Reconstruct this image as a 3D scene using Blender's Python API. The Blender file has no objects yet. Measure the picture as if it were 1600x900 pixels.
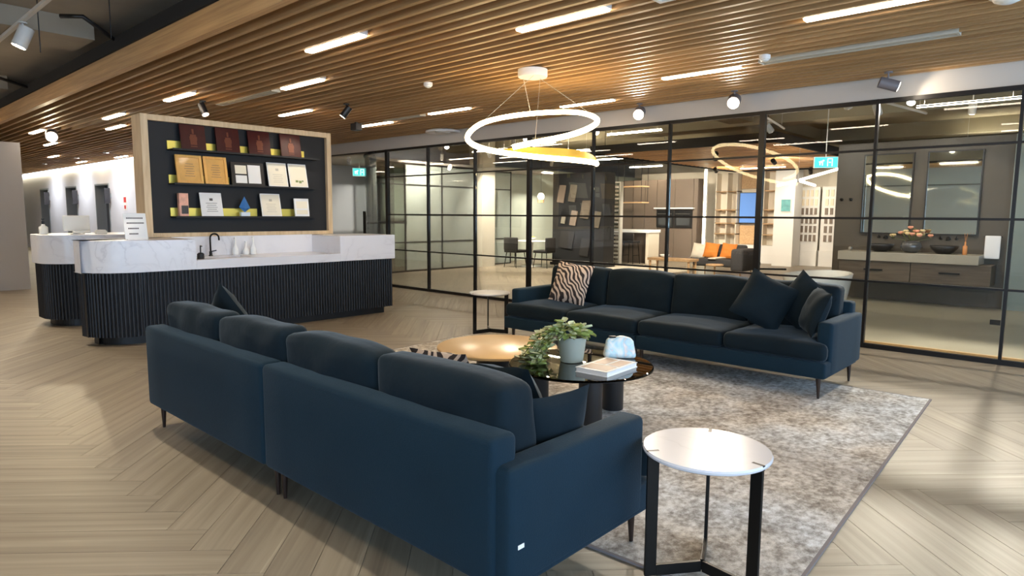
import bpy, math, random
from mathutils import Matrix, Vector, noise as mnoise
random.seed(7)
S = bpy.context.scene
COL = S.collection
PI = math.pi

# ------------------------------------------------------------------ camera, world, exposure
R = Matrix(((0.67575501, 0.07835883, -0.73294956), (-0.73709961, 0.08029121, -0.67099738), (0.00627084, 0.99368668, 0.11201545)))
cam_d = bpy.data.cameras.new('camera'); cam = bpy.data.objects.new('camera', cam_d); COL.objects.link(cam)
cam.matrix_world = Matrix.Translation((0, 0, 1.45)) @ R.to_4x4()
cam_d.sensor_width = 36; cam_d.lens = 22.94; cam_d.clip_start = .05; cam_d.clip_end = 200
S.camera = cam
W = bpy.data.worlds.new('sky'); S.world = W; W.use_nodes = True
W.node_tree.nodes['Background'].inputs[0].default_value = (.52, .73, 1, 1)
W.node_tree.nodes['Background'].inputs[1].default_value = 3.2
S.view_settings.view_transform = 'Standard'; S.view_settings.look = 'None'
S.view_settings.gamma = 1; S.view_settings.use_curve_mapping = False
S.view_settings.exposure = 1.08
LED = 16.0            # emission of the linear ceiling lights
SPOT = 1.0            # factor on all spotlights

# ------------------------------------------------------------------ materials
def nt(name):
    m = bpy.data.materials.new(name); m.use_nodes = True
    t = m.node_tree; return m, t, t.nodes['Principled BSDF']
def lin(c): return tuple(((v/255.)/12.92 if v/255. <= .04045 else ((v/255.+.055)/1.055)**2.4) for v in c)
def col4(c): return (c[0], c[1], c[2], 1)
def N(t, typ, **kw):
    n = t.nodes.new(typ)
    for k, v in kw.items(): setattr(n, k, v)
    return n
def ramp(t, stops):
    r = N(t, 'ShaderNodeValToRGB'); e = r.color_ramp.elements
    while len(e) < len(stops): e.new(.5)
    for i, (p, c) in enumerate(stops): e[i].position = p; e[i].color = col4(c)
    return r
def mat(name, rgb, rough=.5, metal=0., spec=.5, emit=0., ecol=None, nscale=0, namt=.15, bump=0, bscale=60, sheen=0, coat=0, stretch=None):
    m, t, b = nt(name); c = lin(rgb)
    b.inputs['Base Color'].default_value = col4(c); b.inputs['Roughness'].default_value = rough
    b.inputs['Metallic'].default_value = metal; b.inputs['Specular IOR Level'].default_value = spec
    if coat: b.inputs['Coat Weight'].default_value = coat; b.inputs['Coat Roughness'].default_value = .08
    if sheen: b.inputs['Sheen Weight'].default_value = sheen; b.inputs['Sheen Roughness'].default_value = .35; b.inputs['Sheen Tint'].default_value = (.6, .75, .9, 1)
    if emit:
        b.inputs['Emission Color'].default_value = col4(lin(ecol) if ecol else c); b.inputs['Emission Strength'].default_value = emit
    if nscale or bump:
        tc = N(t, 'ShaderNodeTexCoord'); mp = N(t, 'ShaderNodeMapping'); t.links.new(tc.outputs['Object'], mp.inputs[0])
        if stretch: mp.inputs['Scale'].default_value = stretch
    if nscale:
        n = N(t, 'ShaderNodeTexNoise'); n.inputs['Scale'].default_value = nscale; n.inputs['Detail'].default_value = 5; t.links.new(mp.outputs[0], n.inputs[0])
        r = ramp(t, [(.25, tuple(v*(1-namt) for v in c)), (.75, tuple(min(1, v*(1+namt)) for v in c))])
        t.links.new(n.outputs[0], r.inputs[0]); t.links.new(r.outputs[0], b.inputs['Base Color'])
    if bump:
        n2 = N(t, 'ShaderNodeTexNoise'); n2.inputs['Scale'].default_value = bscale; n2.inputs['Detail'].default_value = 4; t.links.new(mp.outputs[0], n2.inputs[0])
        bu = N(t, 'ShaderNodeBump'); bu.inputs['Strength'].default_value = bump; bu.inputs['Distance'].default_value = .01
        t.links.new(n2.outputs[0], bu.inputs['Height']); t.links.new(bu.outputs[0], b.inputs['Normal'])
    return m
def emis(name, rgb, strength):
    m, t, b = nt(name); c = lin(rgb)
    b.inputs['Base Color'].default_value = col4(c); b.inputs['Emission Color'].default_value = col4(c); b.inputs['Emission Strength'].default_value = strength
    return m
def glass_mat(name, tint=(.9, .94, .92), ior=1.45, refl=1.0, rough=0.0):
    m = bpy.data.materials.new(name); m.use_nodes = True; t = m.node_tree; t.nodes.clear()
    o = N(t, 'ShaderNodeOutputMaterial'); mx = N(t, 'ShaderNodeMixShader'); tr = N(t, 'ShaderNodeBsdfTransparent'); gl = N(t, 'ShaderNodeBsdfGlossy'); fr = N(t, 'ShaderNodeFresnel')
    tr.inputs[0].default_value = col4(tint); gl.inputs['Roughness'].default_value = rough; fr.inputs[0].default_value = ior
    ml = N(t, 'ShaderNodeMath', operation='MULTIPLY'); ml.inputs[1].default_value = refl
    t.links.new(fr.outputs[0], ml.inputs[0]); t.links.new(ml.outputs[0], mx.inputs[0]); t.links.new(tr.outputs[0], mx.inputs[1]); t.links.new(gl.outputs[0], mx.inputs[2]); t.links.new(mx.outputs[0], o.inputs[0])
    return m
def frost_mat():
    m = glass_mat('frosted_green_glass', (.93, .97, .94), 1.45, .8); t = m.node_tree; o = t.nodes['Material Output']; old = o.inputs[0].links[0].from_socket
    df = N(t, 'ShaderNodeBsdfDiffuse'); df.inputs[0].default_value = (.74, .80, .74, 1); mx = N(t, 'ShaderNodeMixShader'); mx.inputs[0].default_value = .3
    t.links.new(old, mx.inputs[1]); t.links.new(df.outputs[0], mx.inputs[2]); t.links.new(mx.outputs[0], o.inputs[0])
    return m
def pearl_mat():
    m, t, b = nt('pearl_glaze'); tc = N(t, 'ShaderNodeTexCoord'); n = N(t, 'ShaderNodeTexNoise'); n.inputs['Scale'].default_value = 9; n.inputs['Detail'].default_value = 2; n.inputs['Distortion'].default_value = 1.6
    t.links.new(tc.outputs['Object'], n.inputs[0]); r = ramp(t, [(.35, lin((240, 238, 232))), (.46, lin((206, 228, 232))), (.52, lin((184, 216, 226))), (.58, lin((236, 214, 200))), (.68, lin((242, 240, 234)))])
    t.links.new(n.outputs[0], r.inputs[0]); t.links.new(r.outputs[0], b.inputs['Base Color']); b.inputs['Roughness'].default_value = .18
    return m
def wood_mat(name, rgb_a, rgb_b, rough=.45, scale=(1, 1, 1), dens=6.):
    m, t, b = nt(name); tc = N(t, 'ShaderNodeTexCoord'); mp = N(t, 'ShaderNodeMapping'); mp.inputs['Scale'].default_value = scale
    oi = N(t, 'ShaderNodeObjectInfo'); mu = N(t, 'ShaderNodeMath', operation='MULTIPLY'); mu.inputs[1].default_value = 37.
    t.links.new(oi.outputs['Random'], mu.inputs[0]); t.links.new(mu.outputs[0], mp.inputs['Location'])
    t.links.new(tc.outputs['Object'], mp.inputs[0])
    n = N(t, 'ShaderNodeTexNoise'); n.inputs['Scale'].default_value = dens; n.inputs['Detail'].default_value = 6; n.inputs['Distortion'].default_value = .4
    t.links.new(mp.outputs[0], n.inputs[0]); r = ramp(t, [(.3, lin(rgb_a)), (.7, lin(rgb_b))]); t.links.new(n.outputs[0], r.inputs[0])
    hs = N(t, 'ShaderNodeHueSaturation'); mr = N(t, 'ShaderNodeMapRange'); mr.inputs[3].default_value = .86; mr.inputs[4].default_value = 1.14
    t.links.new(oi.outputs['Random'], mr.inputs[0]); t.links.new(mr.outputs[0], hs.inputs['Value']); t.links.new(r.outputs[0], hs.inputs['Color'])
    t.links.new(hs.outputs[0], b.inputs['Base Color']); b.inputs['Roughness'].default_value = rough
    return m
def plank_mat():
    m, t, b = nt('oak_plank'); uv = N(t, 'ShaderNodeUVMap'); ge = N(t, 'ShaderNodeNewGeometry'); oi = N(t, 'ShaderNodeObjectInfo')
    ad = N(t, 'ShaderNodeMath', operation='ADD'); fr = N(t, 'ShaderNodeMath', operation='FRACT')
    t.links.new(ge.outputs['Random Per Island'], ad.inputs[0]); t.links.new(oi.outputs['Random'], ad.inputs[1]); t.links.new(ad.outputs[0], fr.inputs[0])
    ml = N(t, 'ShaderNodeMath', operation='MULTIPLY'); ml.inputs[1].default_value = 91.; t.links.new(fr.outputs[0], ml.inputs[0])
    mp = N(t, 'ShaderNodeMapping'); mp.inputs['Scale'].default_value = (.8, 20, 1); t.links.new(uv.outputs[0], mp.inputs[0]); t.links.new(ml.outputs[0], mp.inputs['Location'])
    n = N(t, 'ShaderNodeTexNoise'); n.inputs['Scale'].default_value = 1.; n.inputs['Detail'].default_value = 6; n.inputs['Roughness'].default_value = .55; n.inputs['Distortion'].default_value = .5
    t.links.new(mp.outputs[0], n.inputs[0])
    r = ramp(t, [(.28, lin((118, 106, 90))), (.5, lin((136, 124, 106))), (.66, lin((146, 134, 115))), (.80, lin((182, 171, 150)))])
    t.links.new(n.outputs[0], r.inputs[0])
    hs = N(t, 'ShaderNodeHueSaturation'); mr = N(t, 'ShaderNodeMapRange'); mr.inputs[3].default_value = .94; mr.inputs[4].default_value = 1.06
    t.links.new(fr.outputs[0], mr.inputs[0]); t.links.new(mr.outputs[0], hs.inputs['Value']); t.links.new(r.outputs[0], hs.inputs['Color'])
    t.links.new(hs.outputs[0], b.inputs['Base Color']); b.inputs['Roughness'].default_value = .42; b.inputs['Specular IOR Level'].default_value = .45
    bu = N(t, 'ShaderNodeBump'); bu.inputs['Strength'].default_value = .12; bu.inputs['Distance'].default_value = .004; t.links.new(n.outputs[0], bu.inputs['Height']); t.links.new(bu.outputs[0], b.inputs['Normal'])
    return m
def marble_mat(name, base=(238, 236, 236), vein=(170, 168, 172), rough=.2):
    m, t, b = nt(name); tc = N(t, 'ShaderNodeTexCoord')
    n = N(t, 'ShaderNodeTexNoise'); n.inputs['Scale'].default_value = 1.5; n.inputs['Detail'].default_value = 4; n.inputs['Distortion'].default_value = 1.3; t.links.new(tc.outputs['Object'], n.inputs[0])
    c = [lin(base), lin(vein)]
    mid = tuple(.75*c[0][i]+.25*c[1][i] for i in range(3))
    r = ramp(t, [(.40, c[0]), (.485, mid), (.5, c[1]), (.515, mid), (.6, c[0])])
    t.links.new(n.outputs[0], r.inputs[0])
    n2 = N(t, 'ShaderNodeTexNoise'); n2.inputs['Scale'].default_value = .9; t.links.new(tc.outputs['Object'], n2.inputs[0])
    r2 = ramp(t, [(.42, (0, 0, 0)), (.6, (1, 1, 1))]); t.links.new(n2.outputs[0], r2.inputs[0])
    mx = N(t, 'ShaderNodeMix', data_type='RGBA'); t.links.new(r2.outputs[0], mx.inputs[0]); mx.inputs[6].default_value = col4(c[0]); t.links.new(r.outputs[0], mx.inputs[7])
    t.links.new(mx.outputs[2], b.inputs['Base Color']); b.inputs['Roughness'].default_value = rough
    return m
def zebra_mat():
    m, t, b = nt('zebra_fabric'); tc = N(t, 'ShaderNodeTexCoord'); w = N(t, 'ShaderNodeTexWave', bands_direction='DIAGONAL')
    w.inputs['Scale'].default_value = 9.5; w.inputs['Distortion'].default_value = 9; w.inputs['Detail'].default_value = 1.0; w.inputs['Detail Scale'].default_value = .8
    t.links.new(tc.outputs['Object'], w.inputs[0]); r = ramp(t, [(.47, lin((38, 30, 32))), (.56, lin((190, 172, 158)))]); t.links.new(w.outputs[1], r.inputs[0])
    t.links.new(r.outputs[0], b.inputs['Base Color']); b.inputs['Roughness'].default_value = .85
    return m
def rug_mat():
    m, t, b = nt('distressed_rug'); tc = N(t, 'ShaderNodeTexCoord')
    n = N(t, 'ShaderNodeTexNoise'); n.inputs['Scale'].default_value = 4.6; n.inputs['Detail'].default_value = 12; n.inputs['Roughness'].default_value = .9; n.inputs['Distortion'].default_value = 0
    mp = N(t, 'ShaderNodeMapping'); mp.inputs['Scale'].default_value = (1., 1.15, 1); t.links.new(tc.outputs['Object'], mp.inputs[0]); t.links.new(mp.outputs[0], n.inputs[0])
    r = ramp(t, [(.33, lin((112, 108, 104))), (.43, lin((150, 146, 142))), (.5, lin((182, 180, 178))), (.57, lin((208, 208, 208))), (.66, lin((228, 230, 232)))])
    n4 = N(t, 'ShaderNodeTexNoise'); n4.inputs['Scale'].default_value = 26; n4.inputs['Detail'].default_value = 3; t.links.new(mp.outputs[0], n4.inputs[0])
    m4 = N(t, 'ShaderNodeMath', operation='MULTIPLY_ADD'); m4.inputs[1].default_value = .34; t.links.new(n4.outputs[0], m4.inputs[0])
    a4 = N(t, 'ShaderNodeMath', operation='ADD'); a4.inputs[1].default_value = -.17; t.links.new(n.outputs[0], a4.inputs[0]); t.links.new(a4.outputs[0], m4.inputs[2])
    t.links.new(m4.outputs[0], r.inputs[0])
    n3 = N(t, 'ShaderNodeTexNoise'); n3.inputs['Scale'].default_value = 1.1; n3.inputs['Detail'].default_value = 5; t.links.new(tc.outputs['Object'], n3.inputs[0])
    r3 = ramp(t, [(.42, lin((244, 235, 223))), (.58, lin((252, 254, 255)))]); t.links.new(n3.outputs[0], r3.inputs[0])
    mx = N(t, 'ShaderNodeMix', data_type='RGBA', blend_type='MULTIPLY'); mx.inputs[0].default_value = 1; t.links.new(r.outputs[0], mx.inputs[6]); t.links.new(r3.outputs[0], mx.inputs[7])
    t.links.new(mx.outputs[2], b.inputs['Base Color']); b.inputs['Roughness'].default_value = .95; b.inputs['Specular IOR Level'].default_value = .15
    n2 = N(t, 'ShaderNodeTexNoise'); n2.inputs['Scale'].default_value = 120; t.links.new(tc.outputs['Object'], n2.inputs[0]); bu = N(t, 'ShaderNodeBump'); bu.inputs['Strength'].default_value = .4; bu.inputs['Distance'].default_value = .006
    t.links.new(n2.outputs[0], bu.inputs['Height']); t.links.new(bu.outputs[0], b.inputs['Normal'])
    return m

M = dict(pearl=pearl_mat(),pinkglaze=mat('pink_glaze', (232, 206, 196), .15),slatback=mat('slat_backing', (84, 60, 38), .8),
    plank=plank_mat(), subfloor=mat('subfloor', (128, 115, 96), .8), stone_floor=mat('pale_stone', (150, 146, 130), .3, nscale=2, namt=.06),
    slat=wood_mat('timber_slat', (160, 122, 78), (196, 156, 106), .5, (18, .5, 18), 2.), oak=wood_mat('light_oak', (206, 176, 134), (228, 202, 162), .45, (8, 8, .8), 3.),
    timber=wood_mat('warm_timber', (180, 142, 100), (206, 170, 128), .45, (1, 8, 8), 3.),
    raft=wood_mat('showroom_timber', (182, 132, 78), (212, 164, 104), .5, (10, .6, 10), 2.),
    black=mat('black_board', (15, 16, 19), .6), plenum=mat('plenum_black', (14, 13, 12), .9), steel=mat('black_steel', (22, 18, 16), .4, .3),
    concrete=mat('concrete_soffit', (160, 150, 134), .85, nscale=1.2, namt=.18, bump=.2, bscale=9), concrete2=mat('showroom_soffit', (164, 156, 132), .85, nscale=.8, namt=.22, bump=.2, bscale=7),
    white=mat('white_paint', (226, 222, 216), .7), bulk=mat('bulkhead_paint', (196, 188, 178), .7), cream=mat('cream_paint', (224, 212, 192), .7), grey=mat('grey_panel', (176, 170, 164), .6, nscale=.6, namt=.05), liftwhite=mat('lobby_white', (226, 227, 234), .6),
    greywall=mat('grey_wall', (146, 150, 157), .7), liftdoor=mat('lift_door', (70, 70, 76), .35, .5), liftframe=mat('lift_jamb', (164, 170, 174), .35, .6),
    glass=glass_mat('pane_glass', (.975, .985, .975), 1.40, .7), frost=frost_mat(), smoke=glass_mat('smoked_glass', (.20, .15, .12), 1.6, 1.6),
    velvet=mat('navy_velvet', (14, 36, 48), .85, 0, .2, nscale=3, namt=.12, sheen=.12, bump=.15, bscale=180), velvet_d=mat('navy_velvet_cushion', (11, 25, 32), .85, 0, .2, nscale=4, namt=.22, sheen=.14, bump=.25, bscale=14), leg=mat('dark_walnut_leg', (38, 24, 18), .35),
    marble=marble_mat('white_marble', (230, 229, 232), (206, 204, 208)), tmarble=marble_mat('table_marble', (204, 203, 207), (184, 183, 188), .24),
    flute=mat('navy_black_fluting', (15, 17, 23), .5), plinth=mat('black_plinth', (16, 16, 18), .5), brass=mat('brass_strip', (214, 196, 92), .35, .55),
    darkmetal=mat('blackened_metal', (28, 26, 24), .38, .6), ledwhite=emis('led_white', (255, 236, 212), LED), ledwarm=emis('led_warm', (255, 226, 172), 12.), fill_uplight=emis('led_fill_uplight', (255, 240, 215), 40.), ledshow=emis('led_showroom', (255, 236, 208), 80.), cove=emis('cove_light', (255, 250, 220), 10.),  # includes an upward glow added to brighten the concrete ceilings
    gold=mat('gold_ribbon', (240, 186, 70), .35, .35), grille=mat('pale_grille', (190, 184, 168), .5), silver=mat('brushed_steel', (170, 168, 164), .3, .9),
    zebra=zebra_mat(), rug=rug_mat(), rugedge=mat('rug_binding', (120, 112, 112), .9),
    pot=mat('sage_pot', (158, 163, 150), .6), soil=mat('soil', (40, 30, 22), .95), leaf_a=mat('green_leaf', (158, 174, 96), .5, nscale=20, namt=.3), leaf_b=mat('variegated_leaf', (206, 210, 168), .5, nscale=25, namt=.25), stem=mat('vine_stem', (104, 110, 60), .6),
    paper=mat('white_paper', (236, 234, 230), .6), ink=mat('dark_print', (74, 72, 72), .7), cover=mat('brown_print', (150, 118, 92), .45, nscale=9, namt=.3), ceramic=mat('white_ceramic', (236, 236, 232), .15, nscale=5, namt=.06), aqua=mat('aqua_glaze', (166, 206, 220), .15, nscale=9, namt=.25),
    bronze=mat('bronze_mirror', (206, 172, 122), .3, .15, nscale=1.5, namt=.06), redwood=mat('red_plaque', (66, 12, 9), .45, 0, .3, nscale=8, namt=.25), goldprint=mat('gold_emblem', (112, 56, 32), .5, .2), honey=wood_mat('honey_frame', (226, 166, 84), (244, 190, 104), .4, (6, 6, 1), 3.), goldpaper=mat('gold_certificate', (226, 172, 92), .35, nscale=9, namt=.12, coat=.3),
    creampaper=mat('cream_certificate', (240, 232, 210), .25, coat=.4), pinkbox=mat('pink_print', (230, 170, 146), .5, nscale=14, namt=.3), bluegem=mat('blue_crystal', (60, 116, 178), .08, 0, .8, coat=.6), crystal=mat('clear_crystal', (220, 226, 232), .05, 0, .8, coat=.6), greenprint=mat('green_print', (128, 142, 84), .6),
    plastic=mat('white_plastic', (232, 230, 222), .35), blackplastic=mat('black_plastic', (26, 26, 28), .4), spotwhite=mat('spot_white', (205, 202, 196), .4), spotgrey=mat('spot_grey', (120, 112, 112), .45), lens=emis('lens_warm', (255, 240, 214), 14.), lens2=emis('lens_soft', (255, 236, 206), 10.),
    exitcyan=emis('exit_cyan', (60, 200, 200), .45), exitwhite=emis('exit_white', (220, 250, 250), .6),
    taupe=mat('taupe_laminate', (112, 98, 86), .45, nscale=3, namt=.08), taupe_d=mat('dark_taupe_stone', (84, 76, 65), .4, nscale=1.6, namt=.14), vanitywood=wood_mat('grey_oak', (84, 72, 60), (104, 92, 78), .45, (1, .8, 8), 3.), slab=mat('vanity_slab', (160, 153, 138), .35, nscale=3, namt=.05), mirror=mat('mirror', (200, 206, 200), .03, 1.),
    screen=emis('tv_screen_blue', (78, 116, 172), .55), teal=mat('teal_print', (96, 160, 160), .5, nscale=8, namt=.3), orange=mat('orange_fabric', (224, 134, 52), .8, nscale=5, namt=.12), whitefab=mat('white_fabric', (228, 218, 200), .9), charcoal=mat('charcoal_fabric', (58, 56, 56), .9, nscale=30, namt=.1), charcoal_l=mat('charcoal_leather', (22, 20, 19), .5),
    acrylic=mat('white_acrylic', (240, 240, 238), .12), rack=mat('pale_rack', (196, 192, 180), .5), sampledark=mat('dark_sample', (120, 104, 90), .5), samplepale=mat('pale_sample', (230, 214, 186), .5), towel=mat('white_towel', (238, 238, 240), .95), flower_p=mat('peach_petals', (232, 160, 130), .7), flower_c=mat('cream_petals', (232, 204, 150), .7), leaf_d=mat('olive_leaf', (98, 104, 52), .6), vaseglass=mat('smoky_vase', (70, 72, 74), .08, 0, .7, coat=.5), amber=mat('amber_bottle', (214, 142, 84), .2), matblack=mat('matt_black_ceramic', (30, 29, 30), .45), shower=mat('grey_green_tile', (126, 136, 130), .35, nscale=1.5, namt=.08), yellow=mat('yellow_fruit', (220, 196, 60), .5), lampglow=emis('lamp_globe', (255, 236, 200), 6.), red=mat('red_sign', (206, 60, 54), .5), frostwall=mat('pale_green_wall', (196, 204, 190), .6), lino=mat('cool_worktop', (196, 198, 208), .3),
)

# ------------------------------------------------------------------ mesh helpers
class MB:
    def __init__(s): s.v = []; s.f = []; s.uv = None
    def add(s, vs, fs):
        o = len(s.v); s.v += [tuple(v) for v in vs]; s.f += [tuple(i+o for i in f) for f in fs]; return s
    def box(s, x0, y0, z0, x1, y1, z1, M4=None):
        vs = [Vector((x, y, z)) for z in (z0, z1) for y in (y0, y1) for x in (x0, x1)]
        if M4: vs = [M4 @ v for v in vs]
        return s.add(vs, [(0, 2, 3, 1), (4, 5, 7, 6), (0, 1, 5, 4), (2, 6, 7, 3), (0, 4, 6, 2), (1, 3, 7, 5)])
    def prism(s, poly, z0, z1):
        n = len(poly)
        return s.add([(x, y, z0) for x, y in poly]+[(x, y, z1) for x, y in poly], [tuple(range(n))[::-1], tuple(range(n, 2*n))]+[(i, (i+1) % n, n+(i+1) % n, n+i) for i in range(n)])
    def cyl(s, a, b, r0, r1=None, n=16):
        a = Vector(a); b = Vector(b); r1 = r0 if r1 is None else r1; d = (b-a).normalized()
        u = d.orthogonal().normalized(); w = d.cross(u)
        vs = [p+(u*math.cos(2*PI*i/n)+w*math.sin(2*PI*i/n))*r for p, r in ((a, r0), (b, r1)) for i in range(n)]
        return s.add(vs, [tuple(range(n))[::-1], tuple(range(n, 2*n))]+[(i, (i+1) % n, n+(i+1) % n, n+i) for i in range(n)])
    def lathe(s, c, prof, n=28):
        vs = [(c[0]+r*math.cos(2*PI*i/n), c[1]+r*math.sin(2*PI*i/n), c[2]+z) for r, z in prof for i in range(n)]
        fs = [(k*n+i, k*n+(i+1) % n, (k+1)*n+(i+1) % n, (k+1)*n+i) for k in range(len(prof)-1) for i in range(n)]
        fs += [tuple(range(n))[::-1], tuple(range((len(prof)-1)*n, len(prof)*n))]
        return s.add(vs, fs)
    def tube(s, pts, r, n=8, rf=None):
        pts = [Vector(p) for p in pts]; vs = []; up = Vector((0, 0, 1)); m = len(pts)
        for i, p in enumerate(pts):
            d = (pts[min(i+1, m-1)]-pts[max(i-1, 0)]).normalized(); u = d.cross(up)
            if u.length < 1e-3: u = Vector((1, 0, 0))
            u.normalize(); w = u.cross(d); rr = r if rf is None else r*rf(i/(m-1))
            vs += [p+(u*math.cos(2*PI*k/n)+w*math.sin(2*PI*k/n))*rr for k in range(n)]
        fs = [(i*n+k, i*n+(k+1) % n, (i+1)*n+(k+1) % n, (i+1)*n+k) for i in range(m-1) for k in range(n)]
        return s.add(vs, fs+[tuple(range(n))[::-1], tuple(range((m-1)*n, m*n))])
    def rbox(s, c, size, r, seg=8, deform=None, M4=None):
        h = [v/2 for v in size]; ax = []
        for a in range(3):
            k = h[a]-r; ns = max(1, int(seg*size[a]/max(size)))
            ax.append([-h[a], -h[a]+.12*r, -h[a]+.45*r]+[-k+2*k*i/ns for i in range(ns+1)]+[h[a]-.45*r, h[a]-.12*r, h[a]])
        idx = {}; vs = []; fs = []
        def vid(i, j, l):
            if (i, j, l) in idx: return idx[(i, j, l)]
            p = Vector((ax[0][i], ax[1][j], ax[2][l])); q = Vector([max(-(h[a]-r), min(h[a]-r, p[a])) for a in range(3)]); d = p-q
            p = q+d*(r/d.length) if d.length > 1e-9 else p
            if deform: p = deform(p)
            p = p+Vector(c)
            if M4: p = M4 @ p
            vs.append(p); idx[(i, j, l)] = len(vs)-1; return len(vs)-1
        n = [len(a)-1 for a in ax]
        for i in range(n[0]):
            for j in range(n[1]):
                fs.append((vid(i, j, 0), vid(i, j+1, 0), vid(i+1, j+1, 0), vid(i+1, j, 0))); fs.append((vid(i, j, n[2]), vid(i+1, j, n[2]), vid(i+1, j+1, n[2]), vid(i, j+1, n[2])))
        for i in range(n[0]):
            for l in range(n[2]):
                fs.append((vid(i, 0, l), vid(i+1, 0, l), vid(i+1, 0, l+1), vid(i, 0, l+1))); fs.append((vid(i, n[1], l), vid(i, n[1], l+1), vid(i+1, n[1], l+1), vid(i+1, n[1], l)))
        for j in range(n[1]):
            for l in range(n[2]):
                fs.append((vid(0, j, l), vid(0, j, l+1), vid(0, j+1, l+1), vid(0, j+1, l))); fs.append((vid(n[0], j, l), vid(n[0], j+1, l), vid(n[0], j+1, l+1), vid(n[0], j, l+1)))
        return s.add(vs, fs)
    def pillow(s, w, h, t, seed=0, n=14):
        vs = []; fs = []
        for sd in (1, -1):
            for j in range(n+1):
                for i in range(n+1):
                    u = -1+2*i/n; v = -1+2*j/n
                    e = max(0, (1-abs(u)**2.6))**.55*max(0, (1-abs(v)**2.6))**.55
                    px = u*(1-.04*(1-v*v)); py = v*(1-.04*(1-u*u))
                    wr = .05*mnoise.noise(Vector((u*2.2+seed, v*2.2, sd*3)))
                    vs.append((px*w/2, sd*t/2*e*(1+wr*4), py*h/2+.012*mnoise.noise(Vector((u*1.5, seed, v*1.5)))))
        k = (n+1)*(n+1)
        for j in range(n):
            for i in range(n):
                a = j*(n+1)+i; fs.append((a+1, a, a+n+1, a+n+2)); fs.append((k+a, k+a+1, k+a+n+2, k+a+n+1))
        s.add(vs, fs); return s
    def mesh(s, name, mt, inv=None, smooth=False):
        me = bpy.data.meshes.new(name); vs = s.v if inv is None else [inv @ Vector(v) for v in s.v]
        me.from_pydata([tuple(v) for v in vs], [], s.f); me.materials.append(M[mt] if isinstance(mt, str) else mt)
        if smooth: 
            me.polygons.foreach_set('use_smooth', [True]*len(me.polygons))
        me.validate(); me.update()
        return me
def autosmooth(o, ang=40):
    me = o.data; me.polygons.foreach_set('use_smooth', [True]*len(me.polygons))
    if hasattr(me, 'set_sharp_from_angle'): me.set_sharp_from_angle(angle=math.radians(ang))
def bevel(o, w, seg=2):
    b = o.modifiers.new('bevel', 'BEVEL'); b.width = w; b.segments = seg; b.limit_method = 'ANGLE'
class T:
    """a thing: an Empty at its base with its parts as children"""
    def __init__(s, name, label, cat, loc=(0, 0, 0), rz=0, group=None, kind=None):
        s.o = bpy.data.objects.new(name, None); COL.objects.link(s.o); s.o.empty_display_size = .1
        s.o.location = loc; s.o.rotation_euler = (0, 0, rz)
        s.inv = (Matrix.Translation(loc) @ Matrix.Rotation(rz, 4, 'Z')).inverted()
        if kind: s.o['kind'] = kind
        if label: s.o['label'] = label
        if cat: s.o['category'] = cat
        if group: s.o['group'] = group
    def part(s, name, mb, mt, local=False, parent=None, smooth=False, label=None, kind=None, bev=0, auto=0):
        o = bpy.data.objects.new(name, mb.mesh(name, mt, None if local else s.inv, smooth)); COL.objects.link(o); o.parent = parent or s.o
        if label: o['label'] = label
        if kind: o['kind'] = kind
        if bev: bevel(o, bev)
        if auto: autosmooth(o, auto)
        return o
    def copy(s, loc, rz=0, label=None, group=None):
        c = T.__new__(T); c.o = s.o.copy(); COL.objects.link(c.o); c.o.location = loc; c.o.rotation_euler = (0, 0, rz)
        if label: c.o['label'] = label
        if group: c.o['group'] = group
        for ch in list(s.o.children):
            k = ch.copy(); COL.objects.link(k); k.parent = c.o
            for g in list(ch.children): q = g.copy(); COL.objects.link(q); q.parent = k
        return c
def solo(name, label, cat, mb, mt, group=None, smooth=False, kind=None, bev=0, auto=0, rot=None):
    xs = [v[0] for v in mb.v]; ys = [v[1] for v in mb.v]; zs = [v[2] for v in mb.v]
    c = Vector(((min(xs)+max(xs))/2, (min(ys)+max(ys))/2, min(zs)))
    o = bpy.data.objects.new(name, mb.mesh(name, mt, Matrix.Translation(-c), smooth)); COL.objects.link(o); o.location = c
    o['label'] = label; o['category'] = cat
    if group: o['group'] = group
    if kind: o['kind'] = kind
    if bev: bevel(o, bev)
    if auto: autosmooth(o, auto)
    return o
def struct(name, mb, mt, parent=None, bev=0, label=None, smooth=False, kind='structure'):
    o = bpy.data.objects.new(name, mb.mesh(name, mt, None, smooth)); COL.objects.link(o)
    if parent: o.parent = parent
    if not parent: o['kind'] = kind
    elif kind == 'stuff': o['kind'] = 'stuff'
    if bev: bevel(o, bev)
    if label: o['label'] = label
    return o
def B(*a): return MB().box(*a)
def spot_lamp(parent, loc, aim, power, ang, color, inv=None, blend=.5, rad=.04):
    d = bpy.data.lights.new('spot_bulb', 'SPOT'); d.energy = power*SPOT; d.spot_size = math.radians(ang); d.spot_blend = blend; d.shadow_soft_size = rad; d.color = color
    o = bpy.data.objects.new('spot_bulb', d); COL.objects.link(o); q = (Vector(aim)-Vector(loc)).to_track_quat('-Z', 'Y')
    m = Matrix.Translation(loc) @ q.to_matrix().to_4x4()
    if parent: o.parent = parent; m = inv @ m
    o.matrix_basis = m
    return o
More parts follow.
